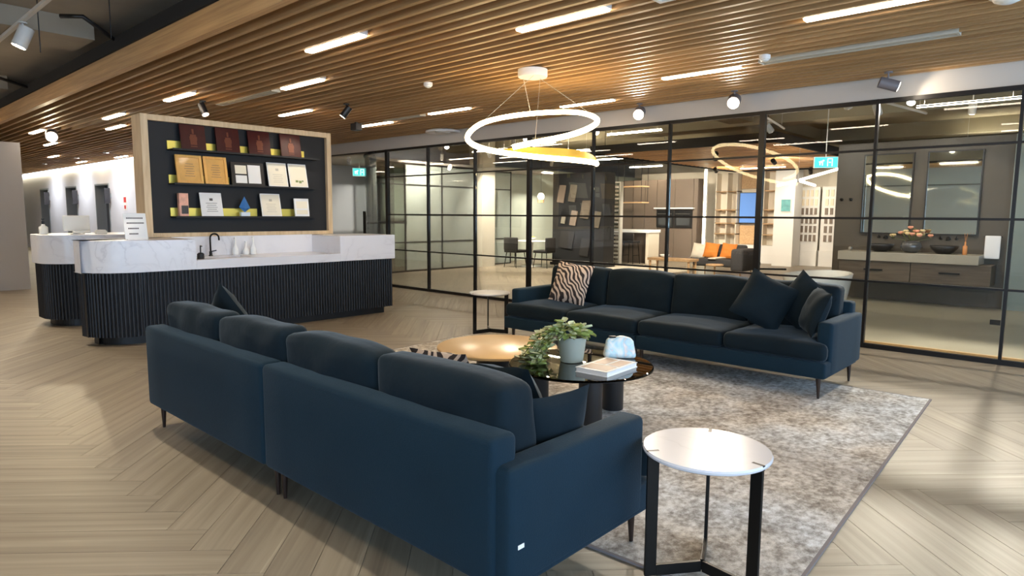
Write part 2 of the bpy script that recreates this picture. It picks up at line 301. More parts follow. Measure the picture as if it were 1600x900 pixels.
# ------------------------------------------------------------------ floor: herringbone planks along Y
floor = struct('floor', B(-5, -3.5, -.06, 24, 34, -.0065), 'subfloor')
PL, PW = 1.31, .19
def plank_geo():
    g = .0005; x0, x1, y0, y1 = g, PL-g, g, PW-g; e = .0008
    vs = [(x0+e, y0+e, 0), (x1-e, y0+e, 0), (x1-e, y1-e, 0), (x0+e, y1-e, 0), (x0, y0, -.006), (x1, y0, -.006), (x1, y1, -.006), (x0, y1, -.006)]
    return vs, [(0, 1, 2, 3), (4, 5, 1, 0), (5, 6, 2, 1), (6, 7, 3, 2), (7, 4, 0, 3)]
def set_uv(me, uvs):
    l = me.uv_layers.new(name='UVMap')
    for lp in me.loops: l.data[lp.index].uv = uvs[lp.vertex_index]
pv, pf = plank_geo()
pmesh = bpy.data.meshes.new('plank'); pmesh.from_pydata(pv, [], pf); pmesh.materials.append(M['plank']); set_uv(pmesh, [(v[0], v[1]) for v in pv])
Pd = Vector((math.sqrt(.5), math.sqrt(.5), 0)); Qd = Vector((-math.sqrt(.5), math.sqrt(.5), 0))
planks = []
org = Vector((1.17, 0, 0))
def ok_area(c): return (-3 < c.x < 23 and -3 < c.y < 16) or (1 < c.x < 6.6 and 16 <= c.y < 33.5)
for sidx in range(-8, 20):
    for k in range(-90, 330):
        # in the rotated frame: strip shift (L-w, -(L+w)), step (w, w)
        p0 = k*PW+sidx*(PL-PW); q0 = k*PW-sidx*(PL+PW)
        a = org+Pd*p0+Qd*q0; c = a+Pd*PL/2+Qd*PW/2
        if ok_area(c): planks.append((a, PI/4, c))
        b = org+Pd*(p0+PW)+Qd*(q0+PW); c = b+Qd*PL/2-Pd*PW/2
        if ok_area(c): planks.append((b, 3*PI/4, c))
Rc = R.transposed(); CP = Vector((0, 0, 1.45))
def score(c):
    q = Rc @ (c-CP)
    if q.z > -.6: return 0
    x = 800+1019.6*q.x/-q.z; y = 450-1019.6*q.y/-q.z
    if not (-60 < x < 1660 and 300 < y < 990): return 0
    if 2.5 < c.x < 5.5 and 1.3 < c.y < 5.2: return 0            # under the rug
    if c.x > 8.1 or (2.3 < c.x < 5.7 and 7.9 < c.y < 10): return 0
    return 1/q.z**2*abs(q.y/q.z)
planks.sort(key=lambda t: -score(t[2]))
for a, rz, c in planks[:300]:
    o = bpy.data.objects.new('plank', pmesh); COL.objects.link(o); o.parent = floor; o.location = a; o.rotation_euler = (0, 0, rz)
rv = []; rf = []; ru = []
for a, rz, c in planks[300:]:
    ca, sa = math.cos(rz), math.sin(rz); n0 = len(rv)
    for v in pv: rv.append((a.x+v[0]*ca-v[1]*sa, a.y+v[0]*sa+v[1]*ca, v[2])); ru.append((v[0], v[1]))
    rf += [tuple(i+n0 for i in f) for f in pf]
rest = bpy.data.meshes.new('plank_field'); rest.from_pydata(rv, [], rf); rest.materials.append(M['plank']); set_uv(rest, ru)
o = bpy.data.objects.new('plank_field', rest); COL.objects.link(o); o.parent = floor; o['kind'] = 'stuff'

# ------------------------------------------------------------------ timber slat ceiling, slab, bulkhead
ceiling = struct('ceiling', MB().box(2.42, -3.5, 3.06, 7.95, 15, 3.12).box(2.42, 15, 3.06, 6.35, 34, 3.12), 'slatback')
sm1 = B(-.019, -3.5, 2.91, .019, 33.9, 3.05).mesh('slat', 'slat'); sm2 = B(-.019, -3.5, 2.91, .019, 14.95, 3.05).mesh('slat', 'slat')
for k in range(37):
    x = 2.445+.15*k
    o = bpy.data.objects.new('slat', sm1 if x < 6.3 else sm2); COL.objects.link(o); o.location = (x, 0, 0); o.parent = ceiling
trim1 = struct('trim_1', B(2.385, -3.5, 2.905, 2.42, 33.9, 3.11), 'slat')
trim2 = struct('trim_2', B(2.36, -3.5, 3.11, 2.46, 33.9, 3.24), 'plenum')
slab = struct('ceiling_slab', MB().box(-5, -3.5, 3.5, 8.05, 34, 4.0), 'concrete')
slab2 = struct('ceiling_showroom', MB().box(8.05, -3.5, 3.62, 24, 15.2, 3.8), 'concrete2')
for i, y in enumerate((2.2, 8.3, 12.6, 17.5)):
    struct('ceiling_beam', B(-5, y, 3.3, 2.34, y+.75, 3.5), 'concrete', parent=slab)
for i, (x0, x1) in enumerate(((9.6, 10.2), (13.4, 14.0), (17.6, 18.2))):
    struct('ceiling_beam', B(x0, -3.5, 3.3, x1, 15, 3.62), 'concrete2', parent=slab2)
for i, y in enumerate((.4, 5.6)):
    struct('ceiling_beam', B(8.15, y, 3.36, 24, y+.5, 3.62), 'concrete2', parent=slab2)
bulk = struct('wall_bulkhead', MB().box(7.95, -3.5, 2.70, 8.13, 15, 3.8), 'bulk')
# plaster soffit outside the curved glass corner
struct('ceiling_soffit', MB().prism([(7.96, 10.64)]+[(10.2-2.24*math.cos(a*PI/24), 10.7+2.24*math.sin(a*PI/24)) for a in range(13)]+[(16, 12.94), (16, 15), (7.96, 15)], 2.70, 2.76), 'bulk')
# ------------------------------------------------------------------ walls
struct('wall_lift_lobby', MB().box(6.36, 15, 0, 6.6, 22.1, 2.91).box(6.36, 23.42, 0, 6.6, 25.4, 2.91).box(6.36, 26.7, 0, 6.6, 28.98, 2.91).box(6.36, 30.2, 0, 6.6, 34, 2.91)
       .box(6.36, 22.1, 2.3, 6.6, 23.42, 2.91).box(6.36, 25.4, 2.3, 6.6, 26.7, 2.91).box(6.36, 28.98, 2.3, 6.6, 30.2, 2.91), 'liftwhite')
for i, (y0, y1) in enumerate(((22.1, 23.42), (25.4, 26.7), (28.98, 30.2))):
    d = bpy.data.objects.new('door_%d' % (i+1), None); COL.objects.link(d); d['kind'] = 'structure'; d.location = (6.36, y0, 0)
    off = Matrix.Translation((-6.36, -y0, 0))
    for nm, mb, mt in (('door_panel', B(6.62, y0, 0, 6.66, (y0+y1)/2-.003, 2.3), 'liftdoor'), ('door_panel', B(6.62, (y0+y1)/2+.003, 0, 6.66, y1, 2.3), 'liftdoor'),
                       ('jamb', B(6.34, y0, 0, 6.62, y0+.05, 2.3), 'liftframe'), ('jamb', B(6.34, y1-.05, 0, 6.62, y1, 2.3), 'liftframe'), ('head', B(6.34, y0+.05, 2.25, 6.62, y1-.05, 2.3), 'liftframe')):
        o = bpy.data.objects.new(nm, mb.mesh(nm, mt, off)); COL.objects.link(o); o.parent = d
struct('wall_lobby_end', B(-5, 34, 0, 6.6, 34.2, 3.8), 'liftwhite')
struct('wall_rear', B(6.36, 15, 0, 24, 15.2, 3.8), 'greywall')
struct('wall_left_pod', B(-4.9, 14.9, 0, 2.88, 17.6, 2.70), 'grey')
wl = MB().box(-5.2, -3.5, 0, -5, 1.4, .3).box(-5.2, -3.5, 2.9, -5, 1.4, 3.8).box(-5.2, 1.4, 0, -5, 34, 3.8)
for y in (-3.5, -1.1, 1.3): wl.box(-5.2, y, .3, -5, y+.12, 2.9)
struct('wall_left', wl, 'white')
struct('wall_showroom_end', B(24, -3.5, 0, 24.2, 15.2, 3.8), 'cream')
# window wall behind and to the right of the camera
wr = MB().box(-5, -3.7, 0, 24.2, -3.5, .25).box(-5, -3.7, 2.85, 24.2, -3.5, 3.8).box(8.0, -3.7, .25, 24.2, -3.5, 2.85)
for x in (-5, -2.5, 0, 2.5, 5, 7.9): wr.box(x, -3.7, .25, x+.14, -3.5, 2.85)
struct('wall_right', wr, 'white')

# ------------------------------------------------------------------ glass partition
gw = bpy.data.objects.new('wall_glass', None); COL.objects.link(gw); gw['kind'] = 'structure'; gw['label'] = 'black steel framed glass partition between foyer and showroom'
ZR = [.02, .745, 1.43, 2.165, 2.68]
ys = [-1.76+1.24*k for k in range(11)]     # mullion lines, the last at 10.64
ys[-1] = 10.64
for y in ys:
    th = .034 if any(abs(y-q) < .05 for q in (10.64, 6.92, 3.2, -.52)) else .014
    struct('mullion', B(7.925, y-th, 0, 7.985, y+th, 2.70), 'steel', parent=gw)
for z, hh in ((0, .05), (.733, .022), (1.42, .024), (2.155, .022), (2.655, .045)):
    struct('rail', B(7.93, ys[0], z, 7.98, 10.64, z+hh), 'steel', parent=gw)
for i in range(len(ys)-1):
    for j in range(4):
        struct('pane', B(7.952, ys[i]+.02, ZR[j], 7.958, ys[i+1]-.02, ZR[j+1]), 'glass', parent=gw)
# curved corner and the return wall along X
gc = bpy.data.objects.new('wall_glass_return', None); COL.objects.link(gc); gc['kind'] = 'structure'; gc['label'] = 'curved black framed glass corner and its return wall'
def arc(a): return (10.2-2.24*math.cos(a), 10.7+2.24*math.sin(a))
na = 10
for z, hh in ((0, .045), (2.655, .045), (2.152, .026), (.73, .026)):
    mb = MB()
    for k in range(na):
        if z in (2.152, .73) and k < 7: continue
        (xa, ya), (xb, yb) = arc(k*PI/2/na), arc((k+1)*PI/2/na); an = math.atan2(yb-ya, xb-xa); L = math.hypot(xb-xa, yb-ya)
        mb.box(0, -.022, z, L+.004, .022, z+hh, Matrix.Translation((xa, ya, 0)) @ Matrix.Rotation(an, 4, 'Z'))
    struct('curved_rail', mb, 'steel', parent=gc)
for k in range(na):
    (xa, ya), (xb, yb) = arc(k*PI/2/na), arc((k+1)*PI/2/na); an = math.atan2(yb-ya, xb-xa); L = math.hypot(xb-xa, yb-ya)
    struct('curved_pane', MB().box(0, -.003, .04, L, .003, 2.66, Matrix.Translation((xa, ya, 0)) @ Matrix.Rotation(an, 4, 'Z')), 'glass', parent=gc)
for x in (10.2, 11.4, 12.6):
    struct('mullion', B(x-.016, 12.92, 0, x+.016, 12.96, 2.70), 'steel', parent=gc)
for z, hh in ((0, .045), (.73, .028), (1.417, .03), (2.152, .028), (2.655, .045)):
    struct('rail', B(10.2, 12.92, z, 12.6, 12.96, z+hh), 'steel', parent=gc)
for x0, x1 in ((10.2, 11.4), (11.4, 12.6)):
    for j in range(4): struct('pane', B(x0+.02, 12.937, ZR[j], x1-.02, 12.943, ZR[j+1]), 'frost', parent=gc)
# showroom floor inlay beside the bath zone
struct('floor_bath_zone', B(8.3, -3.4, 0, 12.7, 3.9, .02), 'stone_floor')
struct('trim_3', B(8.26, -3.4, 0, 8.3, 3.9, .024), 'bronze')
# ------------------------------------------------------------------ linear ceiling lights
LB = [(4.02, 3.2, 'nearest linear light, above the white disc of the pendant'), (3.27, 5.1, 'linear light at upper left, in front of the award display'), (4.02, 6.95, 'linear light over the sink counter, third from the left edge of the slats'),
      (5.07, 8.98, 'linear light just right of the award display top'), (6.57, 9.08, 'linear light beside the small black box on the slats'), (6.42, 7.12, 'linear light left of the ring pendant'), (7.17, 5.25, 'linear light behind the ring pendant'),
      (6.42, 3.27, 'linear light right of the ring pendant, above the two bright spots'), (5.22, 1.4, 'linear light at the top right edge'), (3.42, 8.91, 'linear light directly above the left end of the award display'),
      (3.42, 11.46, 'linear light left of the award display, upper of the close pair'), (3.87, 12.9, 'linear light left of the award display, lower of the close pair'), (3.12, 14.75, 'linear light above the grey pod wall'),
      (3.87, 17.2, 'linear light next to the bright yellow spot'), (4.77, 21.0, 'small far linear light over the lift lobby, middle'), (5.82, 22.6, 'small far linear light near the first lift door'), (5.97, 19.6, 'small far linear light near the award display edge'), (4.77, 26., 'tiny far linear light at the end of the lobby'),
      (2.97, 1.0, 'linear light over the near side table'), (2.97, -1.6, 'linear light behind the camera over the walkway'), (5.22, -1.6, 'linear light behind the camera by the glass')]
l0 = None
for x, y, lb in LB:
    lab = 'white led '+lb
    if l0 is None:
        l0 = T('linear_light', lab, 'ceiling light', (x, y, 2.9), 0, 'linear led lights between the ceiling slats')
        l0.part('housing', MB().box(-.045, -.43, .015, .045, .43, .075), 'white', local=True); l0.part('diffuser', MB().box(-.036, -.42, 0, .036, .42, .0149), 'ledwhite', local=True)
    else: l0.copy((x, y, 2.9), 0, lab)
def slot(x, y0, y1, lab):
    t = T('slot_diffuser', lab, 'air diffuser', (x, (y0+y1)/2, 2.9), 0, 'linear air slots in the slat ceiling'); L = y1-y0
    t.part('frame', MB().box(-.06, -L/2, 0, -.045, L/2, .05).box(.045, -L/2, 0, .06, L/2, .05).box(-.045, -L/2, 0, .045, -L/2+.02, .05).box(-.045, L/2-.02, 0, .045, L/2, .05), 'grille', local=True)
    for k in (-1, 0, 1): t.part('vane', B(k*.024-.009, -L/2+.02, .006, k*.024+.009, L/2-.02, .03), 'grille', local=True)
slot(6.38, 1.02, 2.62, 'long pale slot diffuser at upper right beyond the linear lights')
slot(4.02, 7.55, 9.1, 'pale slot diffuser running on from the light over the sink')
slot(6.42, 7.7, 8.6, 'short pale slot diffuser left of the ring pendant')
g = T('return_grille', 'white square return grille at the top edge of the ceiling', 'air grille', (3.9, 2.1, 2.885))
g.part('frame', MB().box(-.2, -.3, 0, -.17, .3, .03).box(.17, -.3, 0, .2, .3, .03).box(-.17, -.3, 0, .17, -.27, .03).box(-.17, .27, 0, .17, .3, .03), 'white', local=True)
for k in range(8): g.part('blade', B(-.17, -.25+.065*k, .005, .17, -.222+.065*k, .025), 'grille', local=True)
t = T('round_diffuser', 'round white ceiling diffuser left of the ring pendant', 'air diffuser', (7.75, 8.75, 2.86))
t.part('outer_ring', MB().lathe((0, 0, 0), [(.22, .05), (.30, .03), (.31, .0), (.27, -.005), (.2, .03)], 32), 'white', local=True, smooth=True); t.part('core', MB().lathe((0, 0, 0), [(.03, .04), (.14, .02), (.13, 0), (.02, -.005)], 24), 'white', local=True, smooth=True)
for (x, y, lb, nm) in ((6.1, 2.47, 'small white round detector near the slot diffuser', 'smoke_detector'), (4.9, 5.78, 'small white round detector between slats left of the pendant canopy', 'smoke_detector'), (5.43, .62, 'large white dome detector cut by the top right edge', 'dome_detector')):
    r = .11 if 'dome' in nm else .05
    t = T(nm, lb, 'detector', (x, y, 2.91)); t.part('base', MB().lathe((0, 0, -.03), [(r, .03), (r, 0), (r*.9, -.008)], 20), 'white', local=True, auto=40); t.part('dome', MB().lathe((0, 0, -.038), [(r*.8, 0), (r*.7, -r*.2), (r*.35, -r*.36), (.004, -r*.4)], 20), 'plastic', local=True, smooth=True)

# ------------------------------------------------------------------ spotlights
def spotlight(loc, aim, lab, power=40, ang=70, body='blackplastic', r=.045, L=.16, drop=.1, color=(1, .86, .68), group='adjustable spotlights', lens='lens', name='spotlight', blend=.5, soft=.04):
    loc = Vector(loc); t = T(name, lab, 'spotlight', loc, 0, group); d = (Vector(aim)-loc).normalized(); p = loc+Vector((0, 0, -drop)); a = p-d*L*.45; b = p+d*L*.55
    t.part('stem', MB().cyl(loc, p, .009, n=10).cyl(loc, loc+Vector((0, 0, -.012)), .04, n=16), body, auto=40)
    h = t.part('housing', MB().cyl(a, b, r, n=20), body, auto=40)
    if power:
        t.part('lens', MB().cyl(b, b+d*.004, r*.86, n=20), lens, parent=h)
        spot_lamp(t.o, b+d*.012, b+d, power, ang, color, t.inv, blend, soft)
    return t
spotlight((3.74, 8.97, 2.91), (3.9, 8.45, 1.9), 'black spotlight on the slats above the award display left side', 30, 80)
t = T('sensor_box', 'small black box on the slats beside a linear light right of the display', 'sensor', (6.22, 9.12, 2.78)); t.part('body', B(-.06, -.08, 0, .06, .08, .11), 'blackplastic', local=True, bev=.008); t.part('bracket', B(-.02, -.02, .11, .02, .02, .13), 'blackplastic', local=True)
spotlight((5.1, 7.7, 2.91), (4.4, 8.45, 1.6), 'black spotlight aimed at the right side of the award display', 14, 80)
spotlight((7.6, 1.8, 2.91), (8.0, .9, 2.6), 'grey cylinder spotlight against the bright white bulkhead at right', 7, 110, 'spotgrey', .055, .18, .12)
spotlight((7.62, 4.72, 2.91), (3.6, 2.9, 1.0), 'bright glaring spotlight at the bulkhead, left of the pair', 75, 90, 'spotgrey', .075, .16, .12)
spotlight((7.56, 3.4, 2.91), (3.4, 2.0, 1.0), 'bright glaring spotlight at the bulkhead, right of the pair', 75, 90, 'spotgrey', .075, .16, .12)
spotlight((3.22, 14.19, 2.91), (1.6, 7.5, .6), 'glaring yellow spotlight on the far slats above the lobby', 45, 80, 'spotgrey', .1, .2, .1, (1, .84, .55))
spotlight((8.45, 12.7, 2.7), (10.0, 15, 1.2), 'white spotlight added under the soffit to brighten the grey wall', 22, 70, 'spotwhite', .045, .14, .1)  # extra lamp put in to brighten the grey rear wall
# track and spotlights on the concrete side
tr = T('light_track', 'white lighting track under the concrete ceiling at top left', 'light track', (1.62, 7.5, 3.26))
tr.part('rail', MB().box(-.018, -7.5, 0, .018, 7.5, .03), 'spotwhite', local=True)
for y in (-5, -1, 3, 6.6): tr.part('hanger', MB().cyl((0, y, .03), (0, y, .24 if y != -5 else .24), .004, n=6), 'spotwhite', local=True)
for i, (y, ax, ay, lb) in enumerate(((7.9, .3, 8.3, 'white track spotlight at the top left corner, lit lens'), (10.6, 1.2, 9.6, 'white track spotlight at the left image edge'), (5.2, .5, 5.0, 'white track spotlight over the walkway behind the near sofa'), (2.6, .5, 2.4, 'white track spotlight over the walkway close to the camera'), (13., 1.2, 12., 'white track spotlight near the grey pod wall'))):
    spotlight((1.62, y, 3.26), (ax, ay, 0), lb, 80, 105, 'spotwhite', .065, .2, .13, (1, .9, .74), 'white track spotlights on the concrete side', blend=.6)
for i, y in enumerate((18.5, 21.0, 24.4, 27.8)):  # lamps added to brighten the lift lobby wall
    t = T('fill_downlight', ('recessed downlight added to brighten the lobby wall nearest the display', 'recessed downlight added before the nearest lift door', 'recessed downlight added between the nearest and middle lift doors', 'recessed downlight added between the middle and far lift doors')[i], 'fill_downlight', (5.3, y, 2.9), 0, 'added lamps brightening the lift lobby wall')
    t.part('trim_ring', MB().lathe((5.3, y, 2.895), [(.05, .03), (.06, 0), (.07, 0), (.07, .012)], 20), 'white'); t.part('lens', MB().cyl((5.3, y, 2.915), (5.3, y, 2.92), .045, n=16), 'lens2')
    spot_lamp(t.o, (5.3, y, 2.89), (6.1, y, 1.4), 85, 150, (.95, .97, 1), t.inv, 1.)
for i, (x, y) in enumerate(((.0, 1.0), (.2, 5.3), (.3, 10.6), (.5, 14.2))):  # out-of-view battens added to brighten the slab, walkway and pod wall
    t = T('fill_batten', ('unseen led batten added to light the walkway beside the camera', 'unseen led batten added over the middle of the walkway', 'unseen led batten added over the far end of the walkway', 'unseen led batten added to light the grey pod wall')[i], 'ceiling light', (x, y, 3.1), 0, 'added led battens lighting the walkway and slab'); t.part('housing', B(-.05, -.75, .02, .05, .75, .08), 'spotwhite', local=True); t.part('diffuser', B(-.045, -.74, 0, .045, .74, .0199), 'ledwhite', local=True)
    t.part('fill_uplight', B(-.045, -.74, .0801, .045, .74, .085), 'fill_uplight', local=True)
    for s_ in (-.6, .6): t.part('cable', MB().cyl((0, s_, .085), (0, s_, .395), .003, n=5), 'spotwhite', local=True)
# black conduits below the slab
for i, (pts, lb) in enumerate((([(1.9, 7.75, 3.35), (2.05, 7.6, 3.35), (2.36, 7.75, 3.22)], 'kinked black conduit above the timber fascia'), ([(1.5, 11.4, 3.3), (1.8, 11.3, 3.3), (2.36, 11.5, 3.2)], 'kinked black conduit further left above the fascia'))):
    solo('conduit', lb, 'conduit', MB().tube(pts, .022, 8), 'blackplastic', 'black conduits above the fascia', smooth=True)
for i, (x, y, lb) in enumerate(((1.75, 7.9, 'thin hanging rod beside the kinked conduit'), (2.2, 7.3, 'thin hanging rod right of the kinked conduit'))):
    solo('hanger_rod', lb, 'rod', MB().cyl((x, y, 3.12 if i else 3.0), (x, y, 3.5), .005, n=6), 'blackplastic', 'thin rods under the slab')

# ------------------------------------------------------------------ spiral pendant
pc = Vector((5.15, 4.45, 0)); rv_ = Vector((.676, -.737, 0)); fv = Vector((.737, .676, 0))
key = [(-107, 2.07), (-60, 2.19), (0, 2.42), (45, 2.56), (90, 2.57), (135, 2.46), (180, 2.24), (225, 2.07), (270, 1.985), (310, 1.965), (352, 1.965)]
def zk(a):
    for i in range(len(key)-1):
        if key[i][0] <= a <= key[i+1][0]:
            (a0, z0), (a1, z1) = key[i], key[i+1]; u = (a-a0)/(a1-a0)
            m0 = (z1-key[max(i-1, 0)][1])/max(1, a1-key[max(i-1, 0)][0])*(a1-a0); m1 = (key[min(i+2, len(key)-1)][1]-z0)/max(1, key[min(i+2, len(key)-1)][0]-a0)*(a1-a0)
            return z0*(2*u**3-3*u*u+1)+m0*(u**3-2*u*u+u)+z1*(3*u*u-2*u**3)+m1*(u**3-u*u)
def pp(a, dr=0, dz=0):
    rr = .66+dr; c = math.cos(math.radians(a)); s_ = math.sin(math.radians(a)); return pc+rv_*rr*c+fv*rr*s_+Vector((0, 0, zk(a)+dz))
pd = T('ring_pendant', 'glowing spiral ring pendant hanging over the seating area', 'pendant lamp', (5.15, 4.45, 2.82))
angs = [-107+3*i for i in range(154)]
pd.part('led_tube', MB().tube([pp(a) for a in angs], .026, 10), 'ledwarm', smooth=True)
mb = MB()
for i, a in enumerate([242+3*k for k in range(37)]):
    w_ = .085*math.sin(PI*min(1, max(0, (a-242)/108.)))**.6
    mb.v += [tuple(pp(a, -.012, .012)), tuple(pp(a, -.03, .012+w_)), tuple(pp(a, .004, .012+w_)), tuple(pp(a, .014, .012))]
    if i: 
        n0 = 4*i
        mb.f += [(n0-4+k, n0-4+(k+1) % 4, n0+(k+1) % 4, n0+k) for k in range(4)]
pd.part('gold_ribbon', mb, 'gold', smooth=False, label='gold inner band of the lower loop')
pd.part('canopy', MB().lathe((5.15, 4.45, 2.83), [(.13, .08), (.15, .075), (.15, .01), (.145, 0), (.01, 0)], 32), 'white', auto=35)
for a in (0, 90, 180, 270): pd.part('cable', MB().cyl(pp(a, 0, .01), (5.15+.1*math.cos(a), 4.45+.1*math.sin(a), 2.84), .0025, n=6), 'grille')

# ------------------------------------------------------------------ reception counter
def rplan(x0, x1, y0, y1, r, k=10, left_back=True):
    p = [(x1, y0), (x1, y1)]
    if left_back: p += [(x0+r-r*math.sin(a*PI/2/k), y1-r+r*math.cos(a*PI/2/k)) for a in range(k+1)]
    else: p += [(x0, y1)]
    p += [(x0+r-r*math.cos(a*PI/2/k), y0+r-r*math.sin(a*PI/2/k)) for a in range(k+1)]
    return p
def path_flutes(x0, x1, y0, y1, r, step=.04):
    pts = []; x = x1-.02
    while x > x0+r: pts.append((x, y0, 0)); x -= step
    n = int(r*PI/2/step)
    for i in range(n+1):
        a = (i+.5)/(n+1)*PI/2; pts.append((x0+r-r*math.sin(a), y0+r-r*math.cos(a), a))
    y = y0+r+.02
    while y < y1-r: pts.append((x0, y, PI/2)); y += step
    return pts
ct = T('reception_counter', 'long counter with white marble band and dark fluted front below the award display', 'counter', (3.9, 8.1, 0))
ct.part('plinth', MB().prism(rplan(2.14, 5.78, 7.86, 8.5, .40), 0, .1), 'plinth', auto=40)
ct.part('core', MB().prism(rplan(2.03, 5.86, 7.76, 8.5, .46), .1, .80), 'flute', auto=40)
mb = MB()
for x, y, a in path_flutes(2.03, 5.86, 7.76, 8.5, .46): mb.cyl((x, y, .1), (x, y, .80), .017, n=8)
y = 7.8
while y < 8.48: mb.cyl((5.86, y, .1), (5.86, y, .8), .017, n=8); y += .04
ct.part('fluted_panel', mb, 'flute', kind='stuff', auto=50)
ct.part('marble_band', MB().prism(rplan(1.99, 3.07, 7.72, 8.5, .5), .80, 1.145), 'marble', bev=.006, auto=40)
ct.part('marble_band', MB().box(4.97, 7.72, .80, 5.89, 8.5, 1.145), 'marble', bev=.006)
ct.part('worktop', MB().box(3.07, 7.72, .80, 3.25, 8.5, .905).box(3.85, 7.72, .80, 4.97, 8.5, .905).box(3.25, 7.72, .80, 3.85, 7.98, .905).box(3.25, 8.3, .80, 3.85, 8.5, .905), 'marble')
ct.part('sink', MB().box(3.25, 7.98, .80, 3.85, 8.3, .815), 'silver')
ct.part('splashback', B(3.07, 8.44, .905, 4.97, 8.5, 1.15), 'marble')
fa = T('tap', 'black gooseneck tap standing over the counter sink', 'tap', (3.5, 8.36, .905))
fa.part('spout', MB().tube([(3.5, 8.36, .905), (3.5, 8.36, 1.13)]+[(3.5+.055-.055*math.cos(a*PI/8), 8.36-.0*a, 1.13+.055*math.sin(a*PI/8)) for a in range(1, 9)]+[(3.61, 8.36, 1.10)], .011, 8), 'darkmetal', smooth=True)
fa.part('base', MB().lathe((3.5, 8.36, .905), [(.026, 0), (.026, .01), (.018, .014), (.017, .06)], 16), 'darkmetal', auto=40); fa.part('lever', MB().cyl((3.5, 8.36, .96), (3.565, 8.34, .975), .007, n=8), 'darkmetal')
sd = T('soap_dispenser', 'small dark soap dispenser left of the counter tap', 'dispenser', (3.19, 7.9, .905))
sd.part('bottle', MB().lathe((3.19, 7.9, .905), [(.038, 0), (.04, .005), (.04, .06), (.02, .075)], 16), 'blackplastic', auto=40); sd.part('pump', MB().cyl((3.19, 7.9, .98), (3.19, 7.9, 1.06), .008, n=8).cyl((3.19, 7.9, 1.06), (3.19, 7.86, 1.055), .007, n=8), 'blackplastic')
for i, (x, h) in enumerate(((3.82, .21), (3.96, .16), (4.06, .22))):
    b = T('carafe', ('tall white carafe nearest the tap', 'short white carafe between the two tall ones', 'tall white carafe farthest right on the counter')[i], 'carafe', (x, 8.37, .905), 0, 'white carafes on the counter')
    b.part('body', MB().lathe((x, 8.37, .905), [(.036, 0), (.04, .01), (.038, h*.35), (.014, h*.65), (.012, h)], 18), 'acrylic', smooth=True)
    b.part('stopper', MB().lathe((x, 8.37, .905+h), [(.014, 0), (.015, .012), (.006, .02)], 12), 'acrylic', auto=40)
# rear desk
d2 = T('rear_desk', 'second dark fluted desk with marble band behind the counter at far left', 'desk', (3.6, 9.95, 0))
d2.part('plinth', MB().prism(rplan(2.14, 4.9, 9.66, 10.4, .30), 0, .1), 'plinth'); d2.part('core', MB().prism(rplan(2.04, 5.0, 9.56, 10.5, .36), .1, .80), 'flute')
mb = MB()
for x, y, a in path_flutes(2.04, 5.0, 9.56, 10.5, .36): mb.cyl((x, y, .1), (x, y, .80), .017, n=8)
d2.part('fluted_panel', mb, 'flute', kind='stuff', auto=50)
d2.part('marble_band', MB().prism(rplan(2.0, 5.04, 9.52, 10.54, .4), .80, 1.16), 'marble', bev=.006, auto=40)
# things on the desks
mo = T('computer_monitor', 'white computer monitor seen from behind on the rear desk', 'monitor', (2.46, 9.95, 1.16))
sh = mo.part('shell', MB().rbox((2.46, 9.95, 1.30), (.30, .03, .2), .013, 4), 'plastic', smooth=True); mo.part('stand', MB().box(2.42, 9.96, 1.165, 2.50, 9.975, 1.25).box(2.38, 9.9, 1.16, 2.54, 10.04, 1.168), 'plastic'); mo.part('keyboard_tray', MB().rbox((2.50, 9.90, 1.19), (.2, .05, .035), .012, 4), 'plastic', smooth=True)
bt = T('sanitiser_bottle', 'white pump bottle at the left end of the rear desk', 'bottle', (2.12, 10.05, 1.16))
bt.part('body', MB().lathe((2.12, 10.05, 1.16), [(.045, 0), (.05, .01), (.05, .09), (.02, .115), (.018, .13)], 18), 'plastic', smooth=True); bt.part('pump', MB().cyl((2.12, 10.05, 1.29), (2.12, 10.05, 1.33), .016, n=12).cyl((2.12, 10.05, 1.345), (2.12, 10.05, 1.36), .016, n=12).cyl((2.12, 10.05, 1.33), (2.12, 10.05, 1.35), .006, n=8), 'blackplastic')
bo = T('card_box', 'small white box beside the monitor on the rear desk', 'box', (2.72, 9.9, 1.16)); bo.part('base', B(2.66, 9.85, 1.16, 2.78, 9.95, 1.2), 'plastic'); bo.part('lid', B(2.67, 9.86, 1.2, 2.77, 9.94, 1.215), 'plastic')
# sign on the counter: white card with four lines of small print
sg = T('counter_sign', 'white upright notice card with four lines of print on the counter', 'sign', (2.54, 7.98, 1.145), 0)
TM = Matrix.Translation((2.54, 7.98, 1.15)) @ Matrix.Rotation(math.radians(-10), 4, 'X')
cd = sg.part('card', MB().box(-.115, -.004, 0, .115, .004, .29, TM), 'acrylic'); sg.part('foot', MB().box(-.1, -.04, 0, .1, .09, .006, Matrix.Translation((2.54, 7.98, 1.145))), 'acrylic')
for i, (x0, x1, z) in enumerate(((-.085, .085, .235), (-.085, .09, .18), (-.075, .03, .12), (-.07, .02, .06))):
    x = x0
    mb = MB()
    while x < x1: mb.box(x, -.0052, z-.007, min(x+.012, x1), -.0041, z+.008, TM); x += .0155
    sg.part('print_line', mb, 'ink', parent=cd, kind='stuff')

